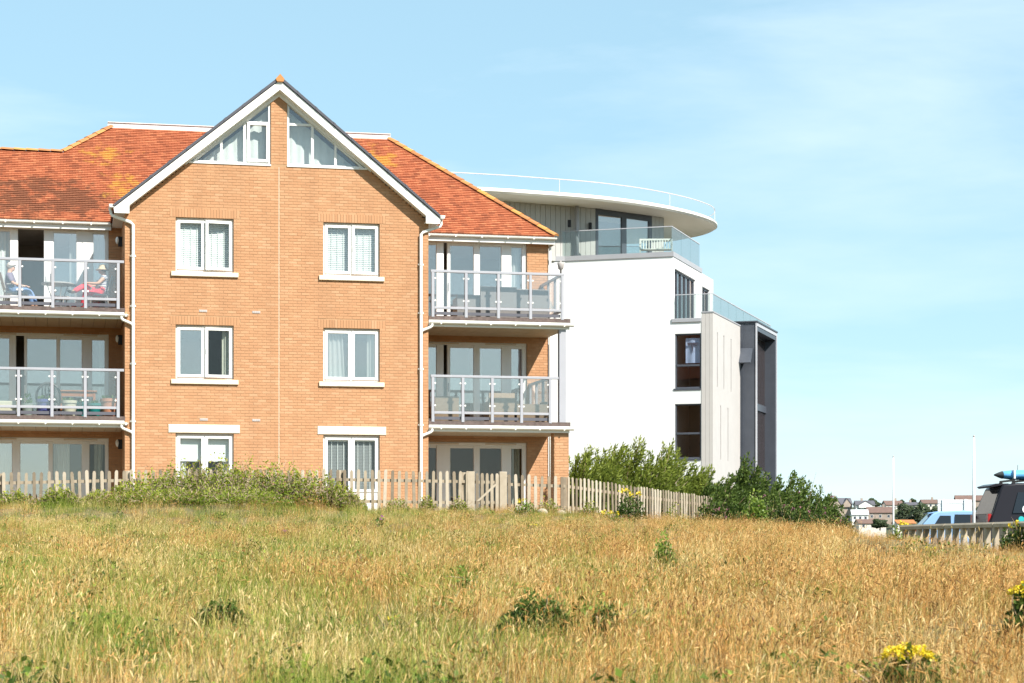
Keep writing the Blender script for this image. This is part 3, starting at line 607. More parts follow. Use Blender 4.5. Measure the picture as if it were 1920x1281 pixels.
# lower wing between white wall and beige fin
lw = MB(); fw = [(.08, 1.19, 8.26, 10.53), (.08, 1.19, 5.35, 7.62)]
for (a, b, c, d) in cells(None, 0.0, 1.2, 1.0, 11.0, fw): lw.box(a+.0, b, 0.001, .25, c, d)
lw.box(0.002, 1.6, .25, 13.6, 10.75, 10.98); lw.build('wing_wall', M['render_white'], block)
mb = MB(); mb.bbox(-.05, 1.2, -.05, .3, 11.0, 11.16, .01); mb.build('terrace_kerb', M['parapet_grey'], block)
for i, (a, b, c, d) in enumerate(fw):
    fr = MB(); rect_frame(fr, a, b, c, d, .06, .04, .14); m_ = c + (d-c)*(.42 if i == 0 else .46); fr.bbox(a+.06, b-.06, .035, .14, m_-.04, m_+.04, .006); fr.box(a-.05, b, -.03, .05, c-.07, c-.002); w = fr.build('window', M['dark_grey'], block)
    pane(w, a+.05, b-.05, c+.05, m_-.03, .09, 'pane_brown'); pane(w, a+.05, b-.05, m_+.03, d-.05, .09, 'pane_brown' if i else 'pane_dark')
rmk = MB(); rmk.box(-.28, 1.55, 3.0, 3.1, 3, 10.7); rmk.box(.02, 1.55, .3, 2.98, 7.85, 8.05); rmk.box(.02, 1.55, .3, 2.98, 5.0, 5.1); rmk.box(-4, -.35, 1.2, 5.0, 10.9, 11.0); rmk.box(-4, -3.9, .4, 8, 11, 13.7); rmk.build('interior', M['room'], block)
# beige fin: boards in front, long side with slots
for i in range(3):
    x = 1.2 + i*.167; mb = MB(); mb.bbox(x+.004, x+.163, -.02+(.0 if i else -.0), .2, 1.0, 11.36, .006); mb.build('cladding_board', M['clad_beige'], block)
slots = [(.75, 8.35, 10.62), (2.05, 8.35, 10.62), (3.55, 8.35, 10.62), (1.4, 5.35, 7.62), (2.9, 5.35, 7.62)]
fs = MB()
for (a, b, c, d) in cells(None, .2, 5.6, 1.0, 11.36, [(y, y+.16, c, d) for y, c, d in slots]): fs.box(1.6, 1.70, a, b, c, d)
fin = fs.build('fin_wall', M['clad_beige'], block)
for y, c, d in slots:
    mb = MB(); mb.box(1.60, 1.645, y+.001, y+.159, c+.001, d-.001); mb.build('slot_window', M['dark_grey'], fin)
mb = MB(); mb.box(1.19, 1.72, -.04, 5.62, 11.365, 11.42); mb.build('coping', M['parapet_grey'], fin)
# dark grey box frame
dg = MB(); dg.box(1.0, 1.78, 5.9, 6.15, 1.0, 11.55); dg.box(1.78, 2.32, 5.92, 6.15, 1.0, 11.55); dg.box(1.0, 2.36, 10.45, 10.75, 1.0, 11.55); dg.box(1.0, 2.36, 6.16, 10.44, 11.2, 11.55); dg.box(1.0, 1.85, 6.16, 10.44, 1.0, 11.2)
db = dg.build('dark_bay', M['dark_grey'], block)
mb = MB(); mb.box(2.325, 2.38, 5.88, 6.0, 1.0, 11.56); mb.box(2.365, 2.39, 10.62, 10.76, 1.0, 11.56); mb.box(2.365, 2.385, 6.0, 10.62, 11.40, 11.56); mb.build('edge_trim', M['edge_light'], db)
mb = MB(); mb.box(.95, 2.42, 5.85, 10.8, 11.562, 11.62); mb.build('coping', M['dark_grey'], db)
for z in (8.0, 5.0): mb = MB(); mb.box(1.86, 1.95, 6.17, 10.43, z-.15, z+.15); mb.build('spandrel', M['dark_grey'], db)
for z0, z1 in ((1.2, 4.8), (5.2, 7.8), (8.2, 11.1)):
    for y0, y1 in ((6.2, 8.25), (8.35, 10.4)):
        mb = MB(); mb.box(1.87, 1.885, y0, y1, z0, z1); mb.build('pane', M['pane_brown'], db)
ow = MB(); ow.v = []; ow.box(0, .72, -.03, .03, -.85, 0)
ow.v = [(x, y*math.cos(R(38)) + z*math.sin(R(38)), z*math.cos(R(38)) - y*math.sin(R(38))) for x, y, z in ow.v]; ow.v = [(x+1.5, y+5.8, z+10.4) for x, y, z in ow.v]
w = ow.build('top_hung_window', M['dark_grey'], block)
# glazing of upper side doors
fr = MB(); a, b, c, d = side_op
fr.box(-.2, -.1, a, b, d-.08, d); fr.box(-.2, -.1, a, b, c, c+.08)
for i in range(6): y = a + (b-a-.09)*i/5; fr.box(-.2, -.08, y, y+.09, c+.08, d-.08)
w = fr.build('sliding_doors', M['dark_grey'], block)
for i in range(5):
    y0 = a + (b-a-.09)*i/5+.085; y1 = a + (b-a-.09)*(i+1)/5+.005; mb = MB(); mb.box(-.15, -.138, y0, y1, c+.075, d-.075); mb.build('pane', M['pane_pale'], w)
fr = MB()
for y in (5.6, 6.35, 7.1): fr.box(-.2, -.08, y, y+.09, 11.05, 13.2)
fr.box(-.2, -.09, 5.69, 7.1, 13.1, 13.2); w = fr.build('sliding_doors', M['dark_grey'], block)
mb = MB(); mb.box(-.15, -.138, 5.6, 7.15, 11.06, 13.15); mb.build('pane', M['pane_block'], w)
# terraces
mb = MB(); mb.box(-4.67, .03, -.04, .26, ZT, ZT+.2); mb.box(-.25, .03, .26, 5.5, ZT, ZT+.2); mb.prism([(-14.2, -3.05), (-4.67, -.05), (-4.67, .25), (-14.2, -2.75)], 'z', ZT, ZT+.2); mb.build('parapet', M['parapet_grey'], block)
mb = MB(); mb.prism([(-14, -2.6), (-4.7, .27), (-.27, .27), (-.27, 7.58), (-14, 7.58)], 'z', ZT-.12, ZT+.02); mb.build('terrace_floor', M['paving'], block)
def glass_run(pts, z0, z1, th=.012, cap=True):
    for (a, b) in zip(pts, pts[1:]):
        a, b = Vector(a), Vector(b); d = b-a; n = max(1, int(d.length/1.5)); nrm = Vector((-d.y, d.x)).normalized()*th
        for i in range(n):
            p, q = a + d*((i+.004)/n), a + d*((i+.996)/n); mb = MB(); mb.prism([tuple(p-nrm), tuple(q-nrm), tuple(q+nrm), tuple(p+nrm)], 'z', z0, z1); gp = mb.build('glass_panel', M['terrace_glass'], block)
        mb = MB(); nr = nrm*1.8; mb.prism([tuple(a-nr), tuple(b-nr), tuple(b+nr), tuple(a+nr)], 'z', z1+.001, z1+.035); mb.build('handrail', M['rail_dark'] if th > .012 else M['edge_light'], block)
glass_run([(-14.2, -2.9), (-4.65, .1), (-.08, .1), (-.08, 5.4)], ZT+.2, 15.0)
glass_run([(.08, .1), (1.66, .1), (1.66, 13.0)], 11.18, 12.14)
# top storey, set back
tw = [ML(-6.0, 84.2), ML(-.33, 86.7), ML(3.54, 88.5)]; tw2 = [ML(6.05, 90.5), ML(6.6, 90.95), ML(6.4, 97.0)]
def clad(p, q, z0, z1, w=.23):
    p, q = Vector(p), Vector(q); d = q-p; n = max(1, int(d.length/w)); nn = Vector((d.y, -d.x)).normalized()
    for i in range(n):
        a, b = p + d*((i+.03)/n), p + d*((i+.97)/n); mb = MB(); mb.prism([tuple(a), tuple(a+nn*.04), tuple(b+nn*.04), tuple(b)], 'z', z0, z1); mb.build('cladding_board', M['clad_grey'], block)
    mb = MB(); mb.prism([tuple(p), tuple(q), tuple(q-nn*.15), tuple(p-nn*.15)], 'z', z0, z1); mb.build('top_wall', M['dark_grey'], block)
clad(tw[0], tw[1], ZT, 16.09); clad(tw[1], tw[2], ZT, 16.09); clad(tw2[0], tw2[1], ZT, 16.09); clad(tw2[1], tw2[2], ZT, 16.09)
p, q = Vector(tw[2]), Vector(tw2[0]); d = (q-p); nn = Vector((d.y, -d.x)).normalized()
def strip(u0, u1, z0, z1, o0, o1): 
    a, b = p + d*u0, p + d*u1; return [tuple(a+nn*o1), tuple(b+nn*o1), tuple(b+nn*o0), tuple(a+nn*o0)], 'z', z0, z1
fr = MB(); fr.prism(*strip(0, 1, 15.85, 16.09, -.06, .06)); fr.prism(*strip(0, 1, ZT, ZT+.12, -.06, .06))
for u0, u1 in ((0, .04), (.46, .54), (.95, 1)): fr.prism(*strip(u0, u1, ZT+.12, 15.85, -.06, .06))
w = fr.build('terrace_doors', M['dark_grey'], block)
for u0, u1 in ((.035, .465), (.535, .955)): mb = MB(); mb.prism(*strip(u0, u1, ZT+.1, 15.87, -.01, .01)); mb.build('pane', M['pane_pale'], w)
mb = MB(); mb.prism([tuple(p-nn*2), tuple(q-nn*2), tuple(q-nn*2.1), tuple(p-nn*2.1)], 'z', ZT, 16.0); mb.build('back_room', M['room'], block)
for u in (-1.5, -.35): mb = MB(); c0 = p + d.normalized()*u + nn*.08; mb.box(c0.x-.06, c0.x+.06, c0.y-.06, c0.y+.06, 15.15, 15.45); mb.build('wall_light', M['black'], block)
sl = p + d.normalized()*(-1.0); mb = MB(); mb.lathe([(.09, ZT), (.09, 16.08)], sl.x, sl.y-.05, 10); mb.build('column', M['parapet_grey'], block, smooth=True)
cn = [(-10, 83.2), (-4, 83.9), (-.65, 84.8), (.88, 85.4), (3.1, 86.35), (4.9, 87.5), (6.37, 88.8), (7.8, 90.5), (8.8, 92.2), (9.23, 93.6), (9.25, 95.2), (8.5, 97), (6.5, 98.8), (0, 100), (-8, 98), (-12, 92), (-12, 86)]
def spline(P, n=6):
    out = []; m = len(P)
    for i in range(m):
        p0, p1, p2, p3 = [Vector(P[(i+k-1) % m]) for k in range(4)]
        for j in range(n):
            t = j/n; out.append(.5*((2*p1) + (p2-p0)*t + (2*p0-5*p1+4*p2-p3)*t*t + (3*p1-p0-3*p2+p3)*t**3))
    return out
cs = [Vector(ML(*v)) for v in spline(cn)]; cc = sum(cs, Vector((0, 0)))/len(cs)
mb = MB(); n = len(cs); lay_ = [(1.0, 16.2), (.985, 16.12), (.93, 16.10)]; topl = [(1.0, 16.26), (.985, 16.34), (.9, 16.42)]
vs = [(*(cc + (v-cc)*k), z) for k, z in (lay_[::-1] + topl) for v in cs]
mb.add(vs, [(r*n+i, r*n+(i+1) % n, (r+1)*n+(i+1) % n, (r+1)*n+i) for r in range(5) for i in range(n)] + [tuple(range(n-1, -1, -1)), tuple(range(5*n, 6*n))]); smooth_by_angle(mb.build('roof_canopy', M['canopy_white'], block), 30)
rim = [tuple(cc + (v-cc)*.985)+(16.88,) for v in cs]; mb = MB(); mb.tube(rim + [rim[0]], .019, 6, cap=False); ro = mb.build('roof_edge_ring', M['rim_pink'], block, smooth=True)  # thin ring standing in for the roof's own upper edge line
for i in range(4, n, 17): mb = MB(); mb.tube([(rim[i][0], rim[i][1], 16.33), rim[i]], .012, 5); mb.build('ring_post', M['rim_pink'], ro)  # posts added only to hold up the edge ring
# small dark-framed window beside the neighbour's column
fr = MB(); c0 = -5.25; fr.box(c0-.7, c0, -.6, -.2, 8.3, 10.2); fr.build('side_window', M['dark_grey'], block)
# white terrace bench
def bench(loc, rz):
    o = empty('garden_bench', loc, rz, 'white slatted garden bench on the white block\'s top terrace', 'bench'); m = mat('bench_paint', (0.66, 0.67, 0.62), .5, .06, 4)
    for i in range(5): mb = MB(); mb.box(-.7, .7, -.25+i*.1, -.17+i*.1, .41, .44); mb.build('seat_slat', m, o)
    for i in range(12): mb = MB(); mb.box(-.66+i*.115, -.62+i*.115, .24, .265, .44, .86); mb.build('back_slat', m, o)
    mb = MB(); mb.box(-.7, .7, .235, .275, .86, .93); mb.build('top_rail', m, o)
    for x in (-.7, .64):
        for y in (-.26, .22): mb = MB(); mb.box(x, x+.06, y, y+.06, 0, .63 if y < 0 else .93); mb.build('leg', m, o)
        mb = MB(); mb.box(x-.005, x+.065, -.28, .26, .63, .67); mb.build('armrest', m, o)
bp = m2w(-.95, .95, ZT+.02); bench(bp, -B + .25)
# blue cloth with dark emblem in the wing window
e = MB(); pts = [(x, .16 + .02*math.sin(x*14), z) for z in (9.32, 10.35) for x in np.linspace(.5, 1.13, 14)]
e.add(pts, [(i, i+1, i+15, i+14) for i in range(13)]); o = e.build('wall_cloth', M['flag_blue'], origin=(.8, .16, 9.3)); o.location = m2w(.8, .16, 9.3); o.rotation_euler = (0, 0, -B); tag(o, 'pale blue cloth with dark T-shaped emblem hanging inside upper wing window', 'cloth')
for poly in ([(-.22, .86), (.22, .86), (.19, .74), (.06, .79), (-.06, .79), (-.19, .74)], [(-.055, .80), (.055, .80), (.0, .42)]):
    q = MB(); q.prism(poly, 'y', -.055, -.045); q.build('emblem', M['flag_dark'], o)
# ---------------------------------------------------------------- picket fence and gate
def at(px, Y): return (px - 960) / F * Y
rampmat('old_wood', [(0.0, (0.19, 0.15, 0.105)), (0.5, (0.33, 0.27, 0.195)), (1.0, (0.45, 0.385, 0.30))], nscale=5.0, namt=0.8, bump=0.3)
tops = [(-160, 888), (0, 886), (240, 881), (640, 880), (870, 884), (948, 889), (1060, 893)]
def line_pt(px):
    Y = 46.7 + (px + 60) / 1120 * 2.8; return Vector((at(px, Y), Y, EYE + (HOR - np.interp(px, *zip(*tops))) / F * Y))
PK = []
for i in range(6):
    q = MB(); w, h = .036 + random.uniform(-.003, .003), .98 + random.uniform(-.03, .02); rx = random.uniform(-.004, .004)
    prof = [(-w, -h), (w, -h), (w+rx, -.05), (w*.72, -.015), (0, 0), (-w*.72, -.015), (-w+rx, -.05)]
    q.prism(prof, 'y', -.011, .011, i/5); PK.append(q.mesh(M['old_wood']))
def fence_run(parent, path, gap=None, npost=1.85):
    """pickets, rails and posts along a list of points whose z is the picket top"""
    path = [Vector(p) for p in path]; step = .163; acc = 0.0; ln = sum((b-a).length for a, b in zip(path, path[1:])); k = 0; npst = 0.0
    for a, b in zip(path, path[1:]):
        d = b-a; L_ = d.length; ang = math.atan2(d.y, d.x); t = 0.0; n = max(1, int(round(L_/step)))
        for i in range(n):
            p = a + d*(i+.5)/n
            if gap and gap[0] < p.x < gap[1]: continue
            o = link('picket', random.choice(PK), parent, (p.x, p.y-.02, p.z + random.uniform(-.018, .018))); o.rotation_euler = (random.uniform(-.02, .02), random.gauss(0, .018), ang + random.uniform(-.05, .05))
        segs = [(0, 1)]
        if gap and a.x < gap[0] < b.x: segs = [(0, (gap[0]-a.x)/d.x), ((gap[1]-a.x)/d.x, 1)]
        for u, v in segs:
            for dz in (-.24, -.74):
                p, q = a+d*u, a+d*v; nn = Vector((-d.y, d.x, 0)).normalized(); mb = MB(); mb.tone = .4
                mb.add([p+nn*.01+Vector((0,0,dz-.035)), q+nn*.01+Vector((0,0,dz-.035)), q+nn*.05+Vector((0,0,dz-.035)), p+nn*.05+Vector((0,0,dz-.035)), p+nn*.01+Vector((0,0,dz+.035)), q+nn*.01+Vector((0,0,dz+.035)), q+nn*.05+Vector((0,0,dz+.035)), p+nn*.05+Vector((0,0,dz+.035))], [(0,3,2,1),(4,5,6,7),(0,1,5,4),(1,2,6,5),(2,3,7,6),(3,0,4,7)], .45)
                mb.build('rail', M['old_wood'], parent)
        m = max(1, int(L_/npost))
        for i in range(m+1):
            p = a + d*i/m
            if gap and gap[0]-.05 < p.x < gap[1]+.05: continue
            mb = MB(); mb.box(-.05, .05, .05, .14, -1.25, -.02, random.random()); o = mb.build('post', M['old_wood'], parent); o.location = p; o.rotation_euler = (0, 0, ang)
fence = empty('picket_fence', line_pt(500) - Vector((0, 0, 1)), 0, 'long weathered wooden picket fence in front of the brick house', 'fence')
def rel(p): return Vector(p) - fence.location
GP = (line_pt(885).x, line_pt(942).x)
fence_run(fence, [rel(line_pt(p)) for p in (-160, 0, 240, 640, 870, 948, 1060)], gap=(GP[0]-fence.location.x, GP[1]-fence.location.x))
fence2 = empty('picket_fence', (at(1060, 49.5), 49.5, 2.4), 0, 'weathered picket fence running back beside the tamarisk hedge', 'fence'); o2 = fence2.location
cor = [Vector((at(1062, 49.6), 49.6, EYE+137/F*49.6)), Vector((at(1200, 52), 52, EYE+117/F*52)), Vector((at(1345, 56.2), 56.2, EYE+97/F*56.2)), Vector((at(1400, 59.5), 59.5, EYE+88/F*59.5))]
fence_run(fence2, [v - o2 for v in cor])
gp = line_pt(913); gate = empty('garden_gate', (gp.x, gp.y, gp.z-1.0), math.atan2(2.8, 14), 'small weathered picket gate with diagonal brace in the fence', 'gate'); gw_ = (GP[1]-GP[0])
for x in (-gw_/2-.03, gw_/2+.03):
    mb = MB(); mb.bbox(x-.09, x+.09, -.03, .10, -.2, 1.03, .01, .7); mb.build('gate_post', M['old_wood'], gate)
for i in range(5): o = link('picket', PK[i], gate, (-gw_/2+.12+i*(gw_-.24)/4, -.02, .99+random.uniform(-.01, .01)))
for z in (.3, .78): mb = MB(); mb.box(-gw_/2+.07, gw_/2-.07, .0, .04, z-.035, z+.035, .6); mb.build('rail', M['old_wood'], gate)
mb = MB(); mb.prism([(-gw_/2+.1, .33), (-gw_/2+.17, .33), (gw_/2-.1, .74), (gw_/2-.17, .74)], 'y', -.035, .0, .8); mb.build('brace', M['old_wood'], gate)
mat('chalk_rock', (0.42, 0.36, 0.28), .9, .25, 6, .6, 10)
for i, (px, Y, r, lb) in enumerate([(848, 46.5, .11, 'pale rounded boulder left of the garden gate'), (975, 46.2, .11, 'flat pale rock right of the garden gate'), (1018, 46.3, .09, 'small pale rock below the house corner downpipe'), (1055, 47.6, .1, 'pale rock by the fence corner'), (1300, 52.0, .16, 'pale rock at the far end of the receding fence'), (1227, 50, .13, 'grey-white rock by the receding fence near ragwort')]):
    mb = MB(); x = at(px, Y); mb.ellip((0, 0, r*.3), (r*1.25, r, r*.8), 14, 9); mb.v = [(a*(1+.22*math.sin(9*a+i+5*c)), b, c*(1+.18*math.sin(11*a+7*b+i))) for a, b, c in mb.v]
    o = mb.build('rock', M['chalk_rock'], smooth=True); o.location = (x, Y, terrain(x, Y)+.02); tag(o, lb, 'rock', 'pale rocks along the fence')

# ---------------------------------------------------------------- curtains and blinds behind the windows
def hw_obj(mb, name, m, org, label, cat, group=None, smooth=False):
    o = mb.build(name, M[m], None, smooth, origin=org); o.location = h2w(*org); o.rotation_euler = (0, 0, A); return tag(o, label, cat, group)
def curtain(s0, s1, y, z0, z1, m, label, taper=0.0):
    mb = MB(); n = 26; zs = np.linspace(z0, z1, 7); V = []
    for z in zs:
        k = 1 - taper * (1 - (z-z0)/(z1-z0))
        for i in range(n+1): u = i/n; V.append((s0 + (s1-s0)*u*k, y + .03*math.sin(u*(s1-s0)/.11*2*math.pi)+.012*math.sin(u*31), z))
    mb.add(V, [(r*(n+1)+i, r*(n+1)+i+1, (r+1)*(n+1)+i+1, (r+1)*(n+1)+i) for r in range(6) for i in range(n)])
    return hw_obj(mb, 'curtain', m, (s0, y, z0), label, 'curtain', 'curtains behind the windows', True)
def slats(s0, s1, y, z0, z1, m, label, pitch=.05, tilt=-1.3):
    o = empty('venetian_blind', h2w(s0, y, z0), A, label, 'blind', 'slatted blinds behind the windows'); n = int((z1-z0)/pitch); me = None
    for i in range(n):
        if me is None: q = MB(); q.add([(0, -.022*math.cos(tilt), .022*math.sin(tilt)), (s1-s0, -.022*math.cos(tilt), .022*math.sin(tilt)), (s1-s0, .022*math.cos(tilt), -.022*math.sin(tilt)), (0, .022*math.cos(tilt), -.022*math.sin(tilt))], [(0, 1, 2, 3)]); me = q.mesh(M[m])
        link('slat', me, o, (0, 0, i*pitch))
    for u in (.25, .5, .75): mb = MB(); mb.box((s1-s0)*u-.006, (s1-s0)*u+.006, -.03, -.026, 0, z1-z0); mb.build('ladder_tape', M['cloth_white'], o)
    mb = MB(); mb.box(0, s1-s0, -.03, .03, z1-z0-.03, z1-z0+.02); mb.build('headrail', M['upvc'], o)
slats(-2.62, -1.97, .20, 8.95, 10.22, 'upvc', 'white slatted blind in upper left gable window, left light'); slats(-1.90, -1.27, .24, 8.95, 10.22, 'upvc', 'white slatted blind in upper left gable window, open light')
slats(1.26, 1.90, .20, 8.95, 10.22, 'upvc', 'white slatted blind in upper right gable window, left light'); slats(1.96, 2.61, .20, 8.95, 10.22, 'upvc', 'white slatted blind in upper right gable window, right light')
slats(1.26, 1.90, .18, 3.15, 4.5, 'blind_grey', 'dark grey slatted blind in lower right gable window, left light', .04); slats(1.96, 2.61, .18, 3.15, 4.5, 'blind_grey', 'dark grey slatted blind in lower right gable window, right light', .04)
for a, b, w in ((-2.60, -2.0, 'left'), (-1.88, -1.28, 'right')):
    mb = MB(); mb.box(a, b, .20, .206, 3.93, 4.55); mb.tube([(a, .2, 3.92), (b, .2, 3.92)], .012, 6); hw_obj(mb, 'roller_blind', 'cloth_white', (a, .2, 3.9), f'pale roller blind half drawn in lower left gable window, {w} light', 'blind', 'roller blinds half drawn')
curtain(-2.60, -2.42, .26, 3.1, 4.5, 'cloth_white', 'white curtain at left edge of lower left gable window'); curtain(-1.46, -1.26, .26, 3.1, 4.5, 'cloth_white', 'white curtain at right edge of lower left gable window')
curtain(-1.48, -1.24, .22, 6.1, 7.4, 'cloth_cream', 'cream curtain in middle left gable window with dark pane')
curtain(1.28, 1.72, .22, 6.1, 7.4, 'cloth_white', 'white net curtain in middle right gable window, left light', -.15); curtain(2.38, 2.62, .22, 6.1, 7.4, 'cloth_white', 'white net curtain in middle right gable window, right edge')
for sg, lb in ((-1, 'pale net added for the sky reflection in left triangular gable window'), (1, 'pale net added for the sky reflection in right triangular gable window')):  # white nets added so the panes look pale, as if reflecting sky
    mb = MB(); n = 30; V = []
    for i in range(n+1):
        x = .24 + 1.95*i/n; zt = 13.30 - (x-.225)*.81; y = .30 + .02*math.sin(x*28); V += [(sg*x, y, 11.78), (sg*x, y+.02, max(11.8, zt))]
    mb.add(V, [(2*i, 2*i+2, 2*i+3, 2*i+1) for i in range(n)]); hw_obj(mb, 'curtain', 'cloth_white', (sg*.24, .3, 11.78), lb, 'curtain', 'curtains behind the windows', True)
curtain(-7.6, -6.98, YB+.3, 7.95, 10.2, 'cloth_white', 'white net curtain beside open balcony door above the seated couple'); curtain(-5.4, -4.46, YB+.3, 7.95, 10.2, 'cloth_white', 'white curtain behind narrow side pane on top left balcony')
curtain(-4.62, -4.46, YB+.3, 5.1, 7.3, 'cloth_cream', 'cream curtain behind narrow pane on middle left balcony'); curtain(-4.75, -4.5, YB+.3, 2.3, 4.5, 'cloth_cream', 'cream curtain tied back in ground floor narrow left pane', .4)
curtain(-8.0, -6.95, YB+.3, 2.3, 4.5, 'cloth_white', 'white net curtain in leftmost ground floor door'); curtain(-5.82, -5.4, YB+.35, 2.3, 4.5, 'cloth_white', 'white striped curtain in ground floor left door')
curtain(6.55, 7.14, YB+.3, 7.95, 10.2, 'cloth_white', 'white curtain in narrow pane on top right balcony'); curtain(6.92, 7.14, YB+.3, 2.3, 4.5, 'cloth_cream', 'cream curtain in narrow ground floor pane below right balconies'); curtain(5.7, 6.05, YB+.3, 5.1, 7.3, 'cloth_white', 'white curtain at middle of middle right balcony doors')

# ---------------------------------------------------------------- balcony furniture
mat('rattan_grey', (0.30, 0.28, 0.27), .8, .15, 30, .4, 80); mat('rattan_tan', (0.30, 0.22, 0.15), .8, .25, 30, .5, 80); mat('cushion', (0.58, 0.55, 0.50), .9, .1, 5); mat('cushion_blue', (0.20, 0.27, 0.42), .9, .1, 5)
mat('metal_grey', (0.42, 0.41, 0.39), .5, .1, 6, metal=.3); mat('plastic_dark', (0.055, 0.06, 0.06), .5, .1, 6); mat('teak', (0.26, 0.10, 0.045), .6, .2, 8); mat('terracotta', (0.55, 0.24, 0.14), .8, .15, 8); mat('pot_teal', (0.01, 0.20, 0.19), .3, .1, 8); mat('pot_blue', (0.10, 0.11, 0.33), .3, .1, 8); mat('pot_cream', (0.62, 0.60, 0.46), .5, .1, 8); mat('pot_grey', (0.28, 0.33, 0.30), .6, .1, 8); mat('petal_red', (0.62, 0.02, 0.03), .6, .1, 8)
leafmat('leaf_green', (0.035, 0.09, 0.012), (0.13, 0.22, 0.035))
def rattan(s, y, fl, w, dpt, hb, m, label, cat='sofa', name='rattan_sofa', face=-1, pad='cushion'):
    o = empty(name, h2w(s, y, fl), A + (0 if face < 0 else math.pi), label, cat, 'rattan seats on the right balconies')
    mb = MB(); mb.bbox(-w/2, w/2, -dpt/2, dpt/2, .04, .34, .02); mb.build('base', M[m], o)
    mb = MB(); mb.bbox(-w/2, w/2, dpt/2-.14, dpt/2-.001, .341, hb, .02); mb.build('backrest', M[m], o)
    for x in (-w/2, w/2-.13): mb = MB(); mb.bbox(x+.001, x+.129, -dpt/2+.002, dpt/2-.142, .342, .6, .02); mb.build('armrest', M[m], o)
    mb = MB(); mb.bbox(-w/2+.135, w/2-.135, -dpt/2+.01, dpt/2-.15, .343, .46, .03); mb.build('seat_cushion', M[pad], o)
    for x in (-w/2+.05, w/2-.09):
        for yy in (-dpt/2+.05, dpt/2-.09): mb = MB(); mb.box(x, x+.04, yy, yy+.04, 0, .04); mb.build('foot', M['plastic_dark'], o)
rattan(5.28, .9, FL[0], .75, .7, .66, 'rattan_grey', 'grey rattan armchair on top right balcony, nearest the gable', 'armchair', 'rattan_armchair', 1)
rattan(5.42+.6, .75, FL[0], 1.0, .75, .88, 'rattan_grey', 'tall grey rattan sofa in the middle of top right balcony', face=1)
rattan(6.95, .8, FL[0], .95, .75, .84, 'rattan_grey', 'grey rattan sofa at the outer end of top right balcony', face=1, pad='cushion_blue')
rattan(4.60, .8, FL[1], .66, .7, .70, 'rattan_tan', 'tan rattan armchair on middle right balcony next to the gable', 'armchair', 'rattan_armchair', 1)
rattan(6.15, .9, FL[1], .72, .7, .82, 'rattan_tan', 'tan rattan armchair with high back at middle of middle right balcony', 'armchair', 'rattan_armchair', 1)
rattan(7.0, .75, FL[1], .9, .6, .52, 'rattan_tan', 'low tan rattan sofa at the outer end of middle right balcony', face=1)
def round_table(s, y, fl):
    o = empty('bistro_table', h2w(s, y, fl), A, 'round grey metal table between the seated couple', 'table')
    mb = MB(); mb.lathe([(.40, .70), (.42, .705), (.42, .73), (.40, .74)], 0, 0, 32); mb.build('table_top', M['metal_grey'], o)
    for k in range(4):
        t = k*math.pi/2+.4; c, s_ = math.cos(t), math.sin(t); mb = MB(); mb.tube([(c*.3, s_*.3, .70), (c*.2, s_*.2, .45), (c*.16, s_*.16, .25), (c*.28, s_*.28, .0)], .013, 6); mb.build('leg', M['metal_grey'], o)
    mb = MB(); mb.lathe([(.20, .16), (.21, .165), (.21, .175), (.20, .18)], 0, 0, 24); mb.build('lower_shelf', M['metal_grey'], o)
round_table(-5.72, 1.05, FL[0])
mb = MB(); mb.lathe([(.05, 0), (.06, .02), (.055, .12), (.065, .19)], 0, 0, 14); o = mb.build('water_jug', M['cloth_white'], smooth=True); o.location = h2w(-5.98, 1.05, FL[0]+.742); o.rotation_euler = (0, 0, A); tag(o, 'small white jug on the round balcony table', 'jug')
def metal_chair(s, y, fl, rz, label):
    o = empty('garden_chair', h2w(s, y, fl), A+rz, label, 'chair', 'metal chairs of the seated couple')       # faces local -y
    mb = MB(); mb.bbox(-.23, .23, -.24, .22, .41, .45, .015); mb.build('seat', M['metal_grey'], o)
    for x in (-.23, .23):
        mb = MB(); mb.tube([(x, -.22, 0), (x, -.23, .43), (x, -.2, .62), (x, .0, .66), (x, .2, .64)], .014, 6); mb.build('armrest', M['metal_grey'], o)
        mb = MB(); mb.tube([(x*.95, .28, 0), (x*.95, .2, .43), (x*.9, .34, .95)], .014, 6); mb.build('leg', M['metal_grey'], o)
    mb = MB(); V = [(u*.21, .215+(z-.45)*.27, z) for z in (.5, .72, .95) for u in (-1, -.5, 0, .5, 1)]; mb.add(V, [(r*5+i, r*5+i+1, r*5+i+6, r*5+i+5) for r in range(2) for i in range(4)]); mb.build('backrest', M['cushion'], o)
metal_chair(-6.85, .95, FL[0], R(98), 'metal garden chair under the seated person in a pale cap'); metal_chair(-4.62, .95, FL[0], R(-98), 'metal garden chair under the seated person in red trousers')
def mono_chair(s, y, fl):
    o = empty('plastic_chair', h2w(s, y, fl), A, 'dark plastic chair with rounded slatted back on middle left balcony', 'chair'); m = M['plastic_dark']
    mb = MB(); mb.bbox(-.25, .25, -.22, .24, .40, .44, .02); mb.build('seat', m, o)
    arc = [(.30*math.cos(t), -.24, .55+.33*math.sin(t)) for t in [math.pi*i/14 for i in range(15)]]; mb = MB(); mb.tube([(.30, -.22, .42)] + arc + [(-.30, -.22, .42)], .032, 8); mb.build('back_frame', m, o, smooth=True)
    for i in range(5): x = -.16+i*.08; mb = MB(); mb.box(x-.018, x+.018, -.25, -.235, .44, .55+.33*math.sqrt(max(0, 1-(x/.3)**2))-.02); mb.build('back_slat', m, o)
    for sg in (-1, 1):
        mb = MB(); mb.tube([(sg*.29, -.22, .62), (sg*.31, .0, .66), (sg*.30, .22, .62), (sg*.27, .25, .0)], .026, 7); mb.build('armrest', m, o, smooth=True)
        mb = MB(); mb.tube([(sg*.25, -.22, .42), (sg*.27, -.27, 0)], .026, 7); mb.build('leg', m, o)
mono_chair(-5.95, .75, FL[1])
